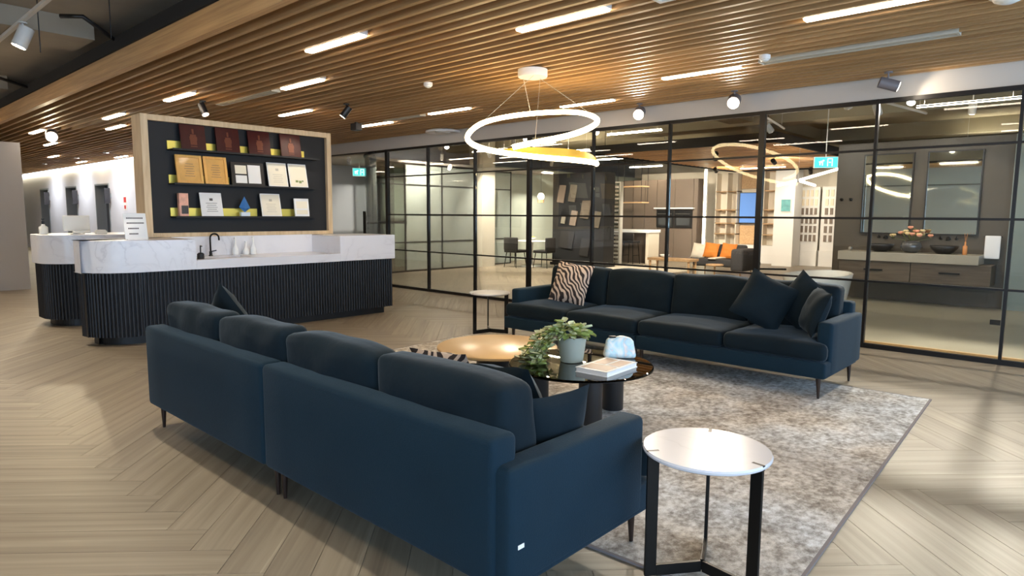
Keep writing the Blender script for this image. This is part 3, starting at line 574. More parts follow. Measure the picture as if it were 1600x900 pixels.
# ------------------------------------------------------------------ award display panel
dp = T('award_display', 'black display board in a light oak frame with three ledges', 'display board', (4.06, 8.6, 1.15))
dp.part('backboard', B(2.88, 8.52, 1.2, 5.26, 8.74, 2.53), 'black')
for a in ((2.80, 8.46, 1.15, 2.88, 8.76, 2.60), (5.26, 8.46, 1.15, 5.33, 8.76, 2.60), (2.88, 8.46, 2.53, 5.26, 8.76, 2.60), (2.88, 8.46, 1.15, 5.26, 8.76, 1.20)): dp.part('frame_member', B(*a), 'oak', bev=.003)
for z, segs in ((2.21, ((3.1, 3.33), (3.48, 3.68), (3.93, 4.1), (4.36, 4.56), (4.83, 4.92))), (1.80, ((3.1, 3.3), (3.45, 3.55), (3.78, 3.84), (4.6, 4.66))), (1.40, ((3.1, 3.5), (3.7, 4.2), (4.48, 4.75)))):
    sh = dp.part('ledge', MB().box(3.1, 8.34, z-.012, 5.07, 8.52, z).box(3.1, 8.335, z-.016, 5.07, 8.34, z+.006), 'black')
    for x0, x1 in segs: dp.part('brass_strip', B(x0, 8.505, z+.001, x1, 8.519, z+.105), 'brass', parent=sh)
def leaning(name, lab, cat, x0, x1, z0, h, group=None, tilt=-12, y=8.40):
    t = T(name, lab, cat, ((x0+x1)/2, y, z0), 0, group); t.M4 = Matrix.Translation(((x0+x1)/2, y, z0)) @ Matrix.Rotation(math.radians(tilt), 4, 'X'); t.w = (x1-x0)/2; t.h = h; return t
def lb(t, name, x0, y0, z0, x1, y1, z1, mt, parent=None, **k): return t.part(name, MB().box(x0, y0, z0, x1, y1, z1, t.M4), mt, parent=parent, **k)
for i, (x0, x1) in enumerate(((3.23, 3.53), (3.66, 3.96), (4.08, 4.38), (4.53, 4.83))):
    t = leaning('plaque', ('dark red plaque with gold figure, leftmost on the top ledge', 'dark red plaque, second from left on the top ledge', 'dark red plaque, third from left on the top ledge', 'dark red plaque with gold figure, rightmost on the top ledge')[i], 'plaque', x0, x1, 2.215, .31, 'red plaques on the top ledge', -9, 8.42)
    bd = lb(t, 'board', -.15, -.012, 0, .15, .012, .31, 'redwood', bev=.004)
    em = MB()
    for (cx, cz, w, h) in ((0, .225, .012, .03), (0, .175, .035, .012), (0, .14, .045, .022), (-.025, .09, .014, .03), (.025, .09, .014, .03), (0, .095, .016, .035), (0, .04, .04, .006)): em.box(cx-w, -.0155, cz-h, cx+w, -.0121, cz+h, t.M4)
    t.part('emblem', em, 'goldprint', parent=bd)
for i, (x0, x1) in enumerate(((3.16, 3.47), (3.49, 3.78))):
    t = leaning('framed_certificate', ('honey timber framed certificate at the left end of the middle ledge', 'honey timber framed certificate, second on the middle ledge')[i], 'framed certificate', x0, x1, 1.803, .35, 'certificates on the ledges', -10)
    for a in ((-t.w, 0, -t.w+.03, .35), (t.w-.03, 0, t.w, .35), (-t.w+.03, 0, t.w-.03, .03), (-t.w+.03, .32, t.w-.03, .35)): lb(t, 'frame_member', a[0], -.014, a[1], a[2], .01, a[3], 'honey')
    pg = lb(t, 'certificate', -t.w+.03, -.004, .03, t.w-.03, .006, .32, 'goldpaper')
    mb = MB()
    for k in range(6): mb.box(-.06+.01*(k % 3), -.0055, .09+.03*k, .06-.01*(k % 2), -.0042, .096+.03*k, t.M4)
    t.part('print_line', mb, 'cover', parent=pg)
t = leaning('photo_stand', 'black stand holding two small photographs and one white sheet', 'photo stand', 3.83, 4.27, 1.803, .30, None, -8)
bd = lb(t, 'board', -.22, -.008, 0, .22, .008, .30, 'blackplastic')
for a in ((-.17, .03, -.02, .13, 'paper'), (-.17, .15, -.02, .26, 'creampaper'), (.0, .03, .17, .27, 'paper')):
    pg = lb(t, 'print', a[0], -.011, a[1], a[2], -.0081, a[3], a[4], parent=bd)
for i, (x0, x1, z, h, l, m_) in enumerate(((4.33, 4.61, 1.803, .33, 'cream certificate with a bright diagonal glare on the middle ledge', 'creampaper'), (4.64, 4.91, 1.803, .33, 'cream certificate with a small green mark at the right end of the middle ledge', 'creampaper'),
                                         (3.43, 3.70, 1.403, .30, 'white certificate with small dark crest on the bottom ledge left', 'paper'), (4.22, 4.50, 1.403, .31, 'white certificate under a light pool on the bottom ledge right', 'creampaper'))):
    t = leaning('certificate', l, 'certificate', x0, x1, z, h, 'certificates on the ledges', -12)
    bd = lb(t, 'board', -t.w, -.006, 0, t.w, .006, h, 'acrylic'); sheet = lb(t, 'sheet', -t.w+.012, -.008, .012, t.w-.012, -.0061, h-.012, m_)
    mb = MB()
    if i == 1:
        for q in ((-.05, .07, -.01, .1), (0, .06, .04, .095), (.045, .08, .07, .1)): mb.box(q[0], -.0095, q[1], q[2], -.0081, q[3], t.M4)
        t.part('print_mark', mb, 'greenprint', parent=sheet)
    else:
        mb.box(-.02, -.0095, h*.66, .02, -.0081, h*.76, t.M4)
        for k in range(5): mb.box(-.07+.012*(k % 2), -.0095, .06+.026*k, .07-.012*(k % 2), -.0081, .065+.026*k, t.M4)
        t.part('print_line', mb, 'ink' if i == 2 else 'grille', parent=sheet)
t = leaning('product_box', 'narrow pink printed box at the left end of the bottom ledge', 'box', 3.17, 3.28, 1.403, .28, None, 0, 8.44)
bd = lb(t, 'carton', -.055, -.03, 0, .055, .03, .28, 'pinkbox', bev=.003); lb(t, 'label_panel', -.03, -.032, .03, .05, -.0301, .13, 'ink', parent=bd)
t = leaning('crystal_trophy', 'blue pointed crystal trophy in the middle of the bottom ledge', 'trophy', 3.9, 4.08, 1.403, .26, None, 0, 8.42)
t.part('gem', MB().add([t.M4 @ Vector(v) for v in ((0, 0, .26), (-.075, 0, .12), (0, -.035, .10), (.075, 0, .11), (0, .035, .1), (0, 0, .05))], [(0, 1, 2), (0, 2, 3), (0, 3, 4), (0, 4, 1), (5, 2, 1), (5, 3, 2), (5, 4, 3), (5, 1, 4)]), 'bluegem'); t.part('base', MB().box(-.06, -.03, 0, .06, .03, .055, t.M4), 'crystal', bev=.004)
t = leaning('acrylic_award', 'small white acrylic award at the right end of the bottom ledge', 'award', 4.69, 4.94, 1.403, .26, None, -6, 8.42)
bd = lb(t, 'block', -.11, -.012, 0, .11, .012, .25, 'acrylic', bev=.003); lb(t, 'upper_card', -.085, -.0135, .11, .085, -.0121, .21, 'creampaper', parent=bd); lb(t, 'lower_card', -.085, -.0135, .03, .085, -.0121, .09, 'creampaper', parent=bd)
# ------------------------------------------------------------------ rug
rg = T('area_rug', 'large distressed grey and cream rug under the seating', 'rug', (4.03, 3.22, 0), math.radians(2.6))
rg.part('pile', B(-1.85, -2.34, .0005, 1.85, 2.34, .009), 'rug', local=True); rg.part('binding', MB().box(-1.865, -2.355, .0005, 1.865, -2.34, .0095).box(-1.865, 2.34, .0005, 1.865, 2.355, .0095).box(-1.865, -2.34, .0005, -1.85, 2.34, .0095).box(1.85, -2.34, .0005, 1.865, 2.34, .0095), 'rugedge', local=True)

# ------------------------------------------------------------------ sofas
def make_sofa(lab, loc, rz, L):
    t = T('sofa', lab, 'sofa', loc, rz, 'matching navy velvet sofas'); hl = L/2; at = .12; ai = hl-at
    for s in (-1, 1):
        t.part('base_frame', MB().rbox((s*hl/2, -.06, .245), (hl-.004, .86, .13), .018, 6), 'velvet', local=True, smooth=True)
        t.part('back_frame', MB().rbox((s*(hl-.06)/2, .425, .445), (hl-.065, .13, .53), .028, 8), 'velvet', local=True, smooth=True)
        t.part('arm', MB().rbox((s*(hl-at/2), .05, .40), (at, .84, .43), .028, 6), 'velvet', local=True, smooth=True)
    cw = L/4
    for i in range(4):
        x0 = -hl+cw*i+.004; x1 = -hl+cw*(i+1)-.004
        def df(p, i=i, x0=x0, x1=x1):
            u = p.x/((x1-x0)/2); v = p.y/.42
            if p.z > 0: p.z += .028*(1-u*u)*(1-v*v*.8)+.006*mnoise.noise(Vector((u*1.7+i*5, v*2, 1)))
            p.y += .012*mnoise.noise(Vector((u*1.3, i*3.1, p.z*3)))
            X = p.x+(x0+x1)/2; Y = p.y-.07
            lim = ai-.006
            if Y > -.40 and abs(X) > lim: p.x = math.copysign(lim, X)-(x0+x1)/2
            return p
        t.part('seat_cushion', MB().rbox(((x0+x1)/2, -.07, .385), (x1-x0, .84, .145), .05, 14, df), 'velvet_d', local=True, smooth=True)
    bw = 2*ai/4
    for i in range(4):
        x0 = -ai+bw*i+.004; x1 = -ai+bw*(i+1)-.004; sl = random.uniform(-.03, .03)
        def db(p, i=i, x0=x0, x1=x1, sl=sl):
            u = p.x/((x1-x0)/2); w = p.z/.21; fat = 1+.3*(1-u*u)*(1-w*w)-.12*max(0, w)
            p.y *= fat; p.z += .018*mnoise.noise(Vector((u*1.4+i*7, 2, 0)))*(1 if p.z > 0 else 0)-.02*abs(u)**3*max(0, w)+sl*u*.3*max(0, w)
            p.y += .010*mnoise.noise(Vector((u*3.2+i*9, w*2.4, p.y*6)))
            p.y += .15*(p.z+.2)*.75            # lean back over the frame
            return p
        t.part('back_cushion', MB().rbox(((x0+x1)/2, .245, .65), (x1-x0, .19, .44), .045, 16, db), 'velvet_d', local=True, smooth=True)
    for x in (-hl+.09, -.035, .035, hl-.07):
        for y in (-.42, .40): t.part('leg', MB().cyl((x, y, .185), (x*(1 if abs(x) < 1 else 1.004), y, .0096 if y < 0 else 0), .021, .009, n=12), 'leg', local=True, auto=50)
    return t
sofa_far = make_sofa('navy velvet sofa facing the camera in front of the glass wall', (5.80, 3.27, 0), -PI/2, 3.43)
sofa_near = make_sofa('navy velvet sofa seen from behind in the foreground', (1.98, 3.045, 0), PI/2, 3.32)
sofa_near.part('care_tag', MB().box(-1.6625, .40, .33, -1.6605, .43, .345), 'paper', local=True, label='small white care tag on the arm')
def cushion(lab, mt, c, w, rz, tilt, roll, t_=.17, seed=0, cat='cushion', grp='loose cushions on the sofas', h=None):
    o = bpy.data.objects.new('throw_cushion', MB().pillow(w, h or w, t_, seed).mesh('throw_cushion', mt, None, True)); COL.objects.link(o)
    o.matrix_world = Matrix.Translation(c) @ Matrix.Rotation(math.radians(rz), 4, 'Z') @ Matrix.Rotation(math.radians(tilt), 4, 'X') @ Matrix.Rotation(math.radians(roll), 4, 'Y')
    o['label'] = lab; o['category'] = cat; o['group'] = grp
cushion('zebra striped cushion on the far sofa, left end', 'zebra', (5.78, 4.40, .695), .46, -82, -20, 6, .15, 1)
cushion('navy cushion tilted on its corner, left of the trio on the far sofa', 'velvet_d', (5.68, 2.20, .71), .44, -70, -22, 26, .16, 2)
cushion('navy cushion in the middle of the trio on the far sofa', 'velvet_d', (5.84, 1.93, .71), .42, -100, -18, 34, .14, 3)
cushion('navy cushion leaning on the right arm of the far sofa', 'velvet_d', (5.63, 1.76, .67), .38, -145, -20, 4, .15, 4)
cushion('navy cushion with its corner up at the far end of the near sofa', 'velvet_d', (1.97, 4.44, .735), .38, 95, -18, 40, .14, 5)
cushion('zebra striped cushion on the near sofa, mostly hidden', 'zebra', (2.10, 2.34, .635), .40, 93, -24, 3, .13, 6, h=.36)
cushion('navy cushion beside the zebra cushion on the near sofa', 'velvet_d', (2.09, 1.92, .635), .42, 88, -26, 6, .13, 7, h=.36)
cushion('navy cushion leaning on the arm of the near sofa', 'velvet_d', (1.96, 1.575, .61), .35, 172, -12, 0, .13, 8, h=.31)

# ------------------------------------------------------------------ side tables
def side_table(lab, loc, rz, z0, H=.505):
    t = T('side_table', lab, 'side table', loc, rz, 'round marble side tables'); r = .25
    t.part('top', MB().lathe((0, 0, H-.022), [(.005, 0), (r-.012, 0), (r-.002, .006), (r, .014), (r-.004, .022), (.005, .0222)], 56), 'tmarble', local=True, auto=35)
    t.part('collar', MB().lathe((0, 0, H-.03), [(.005, 0), (.2, 0), (.2, .008), (.005, .008)], 32), 'darkmetal', local=True)
    for k in range(3):
        Mk = Matrix.Rotation(k*2*PI/3, 4, 'Z')
        t.part('leg', MB().box(r-.052, -.007, z0, r-.004, .007, H-.02, Mk), 'darkmetal', local=True, bev=.002)
        t.part('base_bar', MB().box(.006, -.007, z0, r-.052, .007, z0+.045, Mk), 'darkmetal', local=True)
        t.part('top_tab', MB().box(r-.05, -.007, H-.02, r-.002, .007, H+.0005, Mk), 'darkmetal', local=True)
    return t
side_table('round white marble side table in the foreground beside the near sofa', (2.385, 1.125, 0), math.radians(142), .010, .53)
side_table('round white marble side table left of the far sofa', (5.66, 5.55, 0), math.radians(50), .0098)

# ------------------------------------------------------------------ coffee tables
c1 = T('coffee_table', 'round smoked glass coffee table on black drum legs', 'coffee table', (3.70, 2.72, .009))
c1.part('top', MB().lathe((3.70, 2.72, .388), [(.005, 0), (.505, 0), (.512, .006), (.505, .012), (.005, .012)], 64), 'smoke', auto=40)
c1.part('rim', MB().lathe((3.70, 2.72, .384), [(.49, 0), (.513, 0), (.513, .0035), (.49, .0035)], 64), 'darkmetal')
for k, (x, y) in enumerate(((4.03, 2.66), (3.52, 2.50), (3.60, 3.03))): c1.part('drum_leg', MB().lathe((x, y, .0095), [(.078, 0), (.08, .003), (.08, .374), (.01, .374)], 32), 'matblack', auto=40)
c2 = T('bronze_coffee_table', 'low wide round bronze topped table left of the potted plant', 'coffee table', (4.02, 3.85, .009))
c2.part('top', MB().lathe((4.02, 3.85, .29), [(.005, 0), (.50, 0), (.52, .012), (.52, .026), (.505, .034), (.005, .035)], 64), 'bronze', auto=40)
c2.part('pedestal', MB().lathe((4.02, 3.85, .0095), [(.3, 0), (.3, .02), (.18, .04), (.18, .27), (.3, .29)], 40), 'darkmetal', auto=40)
# plant
pl = T('potted_plant', 'trailing variegated pothos in a sage grey pot on the smoked table', 'potted plant', (3.70, 2.80, .4005))
pl.part('pot', MB().lathe((3.70, 2.80, .4005), [(.072, 0), (.082, .004), (.104, .17), (.104, .185), (.096, .185), (.094, .165), (.005, .16)], 36), 'pot', auto=45)
pl.part('soil', MB().lathe((3.70, 2.80, .562), [(.092, 0), (.05, .008), (.004, .01)], 20), 'soil')
rl = random.Random(5)
lm = []
for mt in ('leaf_a', 'leaf_b'):
    mb = MB(); prof = [(0, .0), (.010, .020), (.026, .031), (.046, .026), (.064, .011), (.076, 0)]; vs = []
    for i, (x, w) in enumerate(prof): vs += [(x, -w, .006-.10*x), (x, 0, -.004-.16*x), (x, w, .006-.10*x)]
    mb.add(vs, [f for i in range(len(prof)-1) for f in ((3*i, 3*i+1, 3*i+4, 3*i+3), (3*i+1, 3*i+2, 3*i+5, 3*i+4))]); lm.append(mb.mesh('leaf', mt, None, True))
base = Vector((0, 0, .18)); left = Vector((-.676, .737, 0)); tow = Vector((-.737, -.676, 0))
def leaf(p, d, sc, k):
    o = bpy.data.objects.new('leaf', lm[k]); COL.objects.link(o); o.parent = pl.o
    q = d.to_track_quat('X', 'Z'); o.matrix_basis = Matrix.Translation(p) @ q.to_matrix().to_4x4() @ Matrix.Rotation(rl.uniform(-.5, .5), 4, 'X') @ Matrix.Scale(sc, 4)
for i in range(110):                                                     # crown
    a = rl.uniform(0, 2*PI); e = rl.uniform(-.35, .8); rad = rl.uniform(.03, .13)
    dd = Vector((math.cos(a)*math.cos(e), math.sin(a)*math.cos(e), math.sin(e)*.9-.15)).normalized()
    p = base+Vector((math.cos(a)*rad, math.sin(a)*rad, .02+.11*rl.uniform(0, 1)*(1-rad/.16)))+left*.03
    leaf(p, dd, rl.uniform(.7, 1.05), rl.choice((0, 0, 1)))
for s in range(13):                                                     # trailing vines to the left
    side = rl.uniform(-.9, .6); dirv = (left+tow*side).normalized(); ln = rl.uniform(.16, .34); pts = []
    for k in range(9):
        u = k/8; r_ = .08+min(u*2.2, 1)*.05+u*ln*.75; zz = .185+.05*math.sin(min(1, u*2)*PI*.6)-(.235*max(0, (u-.25)/.75)**1.05)
        pts.append(base*0+dirv*r_+Vector((0, 0, max(.008, zz)))+Vector((rl.uniform(-.01, .01), rl.uniform(-.01, .01), 0)))
    pl.part('vine', MB().tube(pts, .0028, 5), 'stem', local=True)
    for k in range(1, 9):
        for _ in range(2):
            an = rl.uniform(0, 2*PI); leaf(pts[k], (Vector((math.cos(an), math.sin(an), rl.uniform(-.15, .5)))+dirv*.3).normalized(), rl.uniform(.65, 1.0), rl.choice((0, 1)))
# book on the coffee table
bk = T('picture_book', 'white picture book lying on the smoked glass table', 'book', (3.67, 2.47, .4005))
BM = Matrix.Translation((3.67, 2.475, .4005)) @ Matrix.Rotation(math.radians(3), 4, 'Z')
bk.part('back_cover', MB().box(-.2, -.125, 0, .2, .125, .004, BM), 'paper'); bk.part('pages', MB().box(-.195, -.12, .004, .195, .12, .03, BM), 'paper'); cv = bk.part('front_cover', MB().box(-.2, -.125, .03, .2, .125, .034, BM), 'acrylic')
for a in ((-.17, -.10, -.03, .10), (-.01, -.10, .17, -.01), (-.01, .01, .17, .10)): bk.part('cover_photo', MB().box(a[0], a[1], .0341, a[2], a[3], .0348, BM), 'cover', parent=cv)
# sculptural vase
va = T('sculptural_vase', 'white folded ceramic vase with a pale blue swirl on the smoked table', 'vase', (4.045, 2.62, .4005), math.radians(-47))
va.part('body', MB().rbox((0, 0, .078), (.245, .11, .155), .028, 10, lambda p: Vector((p.x*(1-1.5*(p.z+.078)), p.y*(1-4.2*max(0, p.z+.05)), p.z+(.008*math.sin(p.x*30+1) if p.z > .05 else 0)))), 'pearl', local=True, smooth=True)
va.part('mouth', MB().rbox((-.055, 0, .156), (.05, .035, .012), .005, 4), 'darkmetal', local=True, smooth=True, label='small dark opening')
# ------------------------------------------------------------------ showroom: bathroom zone on the right
struct('wall_vanity', B(12.7, -1.2, 0, 12.95, 3.72, 2.72), 'taupe_d')
struct('wall_shower', B(12.6, -3.4, 0, 12.7, 1.18, 2.72), 'shower')
vt = T('vanity_unit', 'floating grey oak vanity with a thick pale stone slab', 'vanity', (12.4, 2.45, .40))
vt.part('slab_top', B(12.1, 1.46, .72, 12.695, 3.46, .865), 'slab', bev=.004)
for y0, y1 in ((1.30, 2.36), (2.37, 3.44)):
    d = vt.part('drawer', B(12.14, y0, .40, 12.695, y1, .715), 'vanitywood', bev=.003); vt.part('pull', B(12.12, (y0+y1)/2-.14, .56, 12.14, (y0+y1)/2+.14, .585), 'blackplastic', parent=d)
for i, (y, lb_) in enumerate(((2.87, 'black round basin under the left mirror'), (1.96, 'black round basin under the right mirror'))):
    b = T('vessel_basin', lb_, 'basin', (12.38, y, .866), 0, 'black basins on the vanity'); b.part('bowl', MB().lathe((12.38, y, .866), [(.09, 0), (.11, .01), (.18, .08), (.2, .13), (.185, .13), (.16, .08), (.09, .03), (.004, .025)], 32), 'matblack', smooth=True)
    b.part('waste', MB().lathe((12.38, y, .893), [(.02, 0), (.02, .006), (.004, .007)], 12), 'darkmetal')
    m = T('wall_mirror', ('tall mirror left of the flowers', 'tall mirror right of the flowers')[i], 'mirror', (12.66, y+.03, 1.17), 0, 'tall mirrors on the vanity wall')
    yc = (2.9, 1.95)[i]
    m.part('glass', B(12.655, yc-.36, 1.18, 12.665, yc+.36, 2.5), 'mirror')
    for a in ((yc-.38, 1.16, yc-.36, 2.52), (yc+.36, 1.16, yc+.38, 2.52), (yc-.36, 1.16, yc+.36, 1.18), (yc-.36, 2.5, yc+.36, 2.52)): m.part('frame_member', B(12.64, a[0], a[1], 12.70, a[2], a[3]), 'blackplastic')
    f = T('wall_tap', ('black wall tap over the left basin', 'black wall tap over the right basin')[i], 'tap', (12.7, y, 1.1), 0, 'black wall taps')
    f.part('spout', MB().tube([(12.7, y, 1.1), (12.56, y, 1.1), (12.53, y, 1.08)], .014, 8), 'darkmetal'); f.part('rose', MB().cyl((12.7, y, 1.1), (12.685, y, 1.1), .035, n=16), 'darkmetal')
    for s in (-1, 1): f.part('handle', MB().cyl((12.7, y+.11*s, 1.1), (12.66, y+.11*s, 1.1), .022, n=12).cyl((12.66, y+.11*s, 1.1), (12.655, y+.11*s, 1.14), .007, n=8), 'darkmetal')
va2 = T('flower_vase', 'round dark glass vase of peach and cream flowers on the vanity', 'flower vase', (12.38, 2.42, .866))
va2.part('vase', MB().lathe((12.38, 2.42, .866), [(.08, 0), (.13, .03), (.16, .09), (.14, .16), (.1, .2), (.09, .2)], 28), 'vaseglass', smooth=True)
rf_ = random.Random(3)
for k in range(34):
    a = rf_.uniform(0, 2*PI); r_ = rf_.uniform(.02, .27); h_ = .27+.15*(1-r_/.27)*rf_.uniform(.5, 1.1)
    c = Vector((12.38+r_*.8*math.cos(a), 2.42+r_*1.1*math.sin(a), .866+h_))
    if k < 18: va2.part('bloom', MB().lathe(c, [(.006, -.02), (.03, -.008), (.045, .012), (.03, .03), (.008, .022)], 9), ('flower_p', 'flower_c')[k % 2], smooth=True)
    else: va2.part('foliage', MB().add([c+Vector(v) for v in ((0, -.02, -.05), (.02, 0, 0), (0, .04*rf_.uniform(.5, 1.5), .03), (-.02, .0, -.01))], [(0, 1, 2, 3)]).cyl(c+Vector((0, 0, -.04)), (12.38, 2.42, 1.05), .004, n=5), 'leaf_d')
sb = T('soap_bottle', 'slim amber bottle at the right end of the vanity', 'bottle', (12.35, 1.68, .866)); sb.part('body', MB().lathe((12.35, 1.68, .866), [(.03, 0), (.033, .005), (.033, .13), (.012, .15), (.012, .2)], 16), 'amber', smooth=True); sb.part('reed', MB().cyl((12.35, 1.68, 1.05), (12.34, 1.66, 1.2), .003, n=5).cyl((12.35, 1.68, 1.05), (12.37, 1.70, 1.2), .003, n=5), 'amber')
so = T('ornament', 'tiny pale ornament at the left end of the vanity', 'ornament', (12.3, 3.32, .866)); so.part('ball', MB().lathe((12.3, 3.32, .9), [(.004, -.03), (.025, -.02), (.035, .005), (.025, .03), (.004, .038)], 14), 'silver', smooth=True); so.part('foot', MB().cyl((12.3, 3.32, .866), (12.3, 3.32, .875), .02, n=12), 'silver')
tw = T('hand_towel', 'white hand towel hanging right of the vanity', 'towel', (12.6, 1.36, .8)); tw.part('cloth', MB().rbox((12.59, 1.36, .985), (.03, .2, .36), .012, 8, lambda p: Vector((p.x+.006*math.sin(p.y*60), p.y, p.z))), 'towel', smooth=True); tw.part('rail', MB().cyl((12.6, 1.24, 1.15), (12.6, 1.48, 1.15), .009, n=8).cyl((12.6, 1.47, 1.15), (12.7, 1.47, 1.15), .007, n=8), 'darkmetal')
for i, y in enumerate((3.62, 3.47)):
    h_ = T('robe_hook', ('black wall hook left of the pair beside the left mirror', 'black wall hook right of the pair beside the left mirror')[i], 'hook', (12.7, y, 1.73), 0, 'black robe hooks'); h_.part('plate', MB().cyl((12.7, y, 1.75), (12.69, y, 1.75), .03, n=14), 'darkmetal'); h_.part('peg', MB().tube([(12.69, y, 1.75), (12.64, y, 1.74), (12.62, y, 1.77)], .012, 8), 'darkmetal')
# bath
bh = T('bathtub', 'freestanding white oval bathtub behind the far sofa', 'bathtub', (10.3, 3.2, .02))
def oval(rx, ry, z, n=40): return [(10.3+rx*math.cos(2*PI*i/n), 3.2+ry*math.sin(2*PI*i/n), z) for i in range(n)]
rings = [oval(.62, .30, .02), oval(.70, .34, .05), oval(.84, .41, .5), oval(.86, .43, .59), oval(.845, .415, .60), oval(.80, .38, .585), oval(.70, .32, .25), oval(.5, .2, .18)]
n_ = 40
bh.part('shell', MB().add([v for r in rings for v in r], [(k*n_+i, k*n_+(i+1) % n_, (k+1)*n_+(i+1) % n_, (k+1)*n_+i) for k in range(len(rings)-1) for i in range(n_)]+[tuple(range(n_))[::-1], tuple(range((len(rings)-1)*n_, len(rings)*n_))]), 'ceramic', smooth=True)
bh.part('waste', MB().lathe((10.3, 3.2, .181), [(.03, 0), (.03, .008), (.004, .009)], 14), 'darkmetal')
bp = T('bath_tap', 'black floor standing bath tap behind the far sofa', 'tap', (9.72, 3.88, .0)); bp.part('post', MB().cyl((9.72, 3.88, 0), (9.72, 3.88, .72), .022, n=14), 'darkmetal'); bp.part('spout', MB().cyl((9.72, 3.88, .66), (9.95, 3.55, .66), .014, n=10), 'darkmetal'); bp.part('handle', MB().cyl((9.72, 3.88, .72), (9.72, 3.88, .76), .03, n=14), 'darkmetal')
# glass door hardware on the partition at right
for i, (z, lb_) in enumerate(((.42, 'lower'),)):
    dh = T('door_patch', 'small dark patch fitting at the foot of the right glass door', 'door fitting', (8.0, .79, .385)); dh.part('plate', B(7.99, .745, .385, 8.02, .83, .435), 'darkmetal'); dh.part('knob', MB().cyl((8.02, .79, .41), (8.05, .79, .41), .012, n=10), 'darkmetal')
# exit signs
def exit_sign(lab, c, w, h, rz, top=.13):
    t = T('exit_sign', lab, 'exit sign', (c[0], c[1], c[2]-h/2), rz, 'cyan running figure exit signs'); bx = t.part('light_box', MB().box(-w/2, -.03, 0, w/2, .03, h), 'plastic', local=True)
    f = t.part('face', MB().box(-w/2+.008, -.033, .008, w/2-.008, -.0301, h-.008), 'exitcyan', local=True); k = h/.2
    g = MB()
    for (x0, z0, x1, z1) in ((-.11, .05, -.09, .1), (-.09, .09, -.05, .13), (-.06, .12, -.03, .145), (-.12, .1, -.085, .12), (-.07, .045, -.05, .095), (.02, .03, .035, .17), (.035, .155, .11, .17), (.095, .03, .11, .155), (.05, .09, .08, .11)): g.box(x0*k, -.035, z0*k, x1*k, -.0331, z1*k)
    t.part('running_figure', g, 'exitwhite', local=True, parent=f); t.part('bracket', MB().cyl((0, 0, h), (0, 0, h+top), .008, n=8), 'plastic', local=True)
exit_sign('lit cyan exit sign under the soffit by the grey wall', (9.55, 13.9, 2.47), .34, .2, math.radians(-38))
exit_sign('lit cyan exit sign hanging in the showroom above the bath', (11.5, 3.56, 2.33), .36, .18, math.radians(-62), 1.2)

# ------------------------------------------------------------------ showroom: living and kitchen zone
tvw = T('tv_wall_unit', 'white and timber shelving wall around the television', 'shelving unit', (20.3, 8.45, 0))
tvw.part('back_panel', B(20.4, 7.45, 0, 20.45, 9.5, 2.85), 'cream'); tvw.part('base_cabinet', B(20.0, 7.45, 0, 20.4, 9.5, .55), 'white', bev=.004)
for z in (.86, 1.2, 1.62, 2.2, 2.8): tvw.part('shelf', B(20.05, 7.45, z, 20.4, 7.95, z+.03), 'timber')
for z in (.86, 1.2, 1.62, 2.2): tvw.part('shelf', B(20.05, 8.78, z, 20.4, 9.5, z+.03), 'timber')
for y in (7.45, 7.92, 8.78, 9.1, 9.47): tvw.part('upright', B(20.05, y, .55, 20.4, y+.03, 2.8), 'cream')
tvw.part('timber_panel', B(20.3, 7.98, 2.3, 20.4, 8.76, 2.85), 'timber'); tvw.part('timber_panel', B(20.3, 7.98, .56, 20.4, 8.76, 1.15), 'timber')
tv = T('television', 'television with a blue picture on the shelving wall', 'television', (20.2, 8.37, 1.22)); fr_ = tv.part('bezel', B(20.2, 7.98, 1.22, 20.26, 8.76, 2.18), 'blackplastic'); tv.part('screen', B(20.19, 8.0, 1.24, 20.1999, 8.74, 2.16), 'screen', parent=fr_); tv.part('stand_bracket', B(20.26, 8.2, 1.5, 20.39, 8.5, 1.8), 'blackplastic')
struct('wall_showroom_divider', B(19.3, 6.75, 0, 19.9, 7.32, 2.85), 'white')
pi_ = T('wall_picture', 'small teal picture on the white pillar', 'picture', (19.28, 6.98, 1.57)); pi_.part('frame', B(19.27, 6.83, 1.57, 19.3, 7.13, 1.95), 'white'); pi_.part('print', B(19.26, 6.85, 1.59, 19.2699, 7.11, 1.93), 'teal')
struct('wall_showroom_rear', B(20.6, 4.4, 0, 20.8, 12.6, 2.9), 'cream')
for i, (y0, y1, lb_) in enumerate(((6.32, 7.15, 'white sample board with rows of small door samples, left of two'), (5.6, 6.26, 'white sample board with rows of small door samples, right of two'))):
    s_ = T('sample_board', lb_, 'sample board', (20.1, (y0+y1)/2, 0), 0, 'door sample boards'); s_.part('panel', B(20.1, y0, .45, 20.16, y1, 2.3), 'white')
    n_ = 6 if i == 0 else 4; rows = 6; st = (y1-y0-.1)/n_
    s_.part('foot', B(20.05, y0, 0, 20.4, y1, .45), 'white')
    for r_ in range(rows):
        z = .72+.26*r_
        for k in range(n_): s_.part('door_sample', B(20.07, y0+.06+st*k, z, 20.1, y0+.06+st*k+st*.55, z+.19), 'sampledark' if r_ < 4 else 'samplepale')
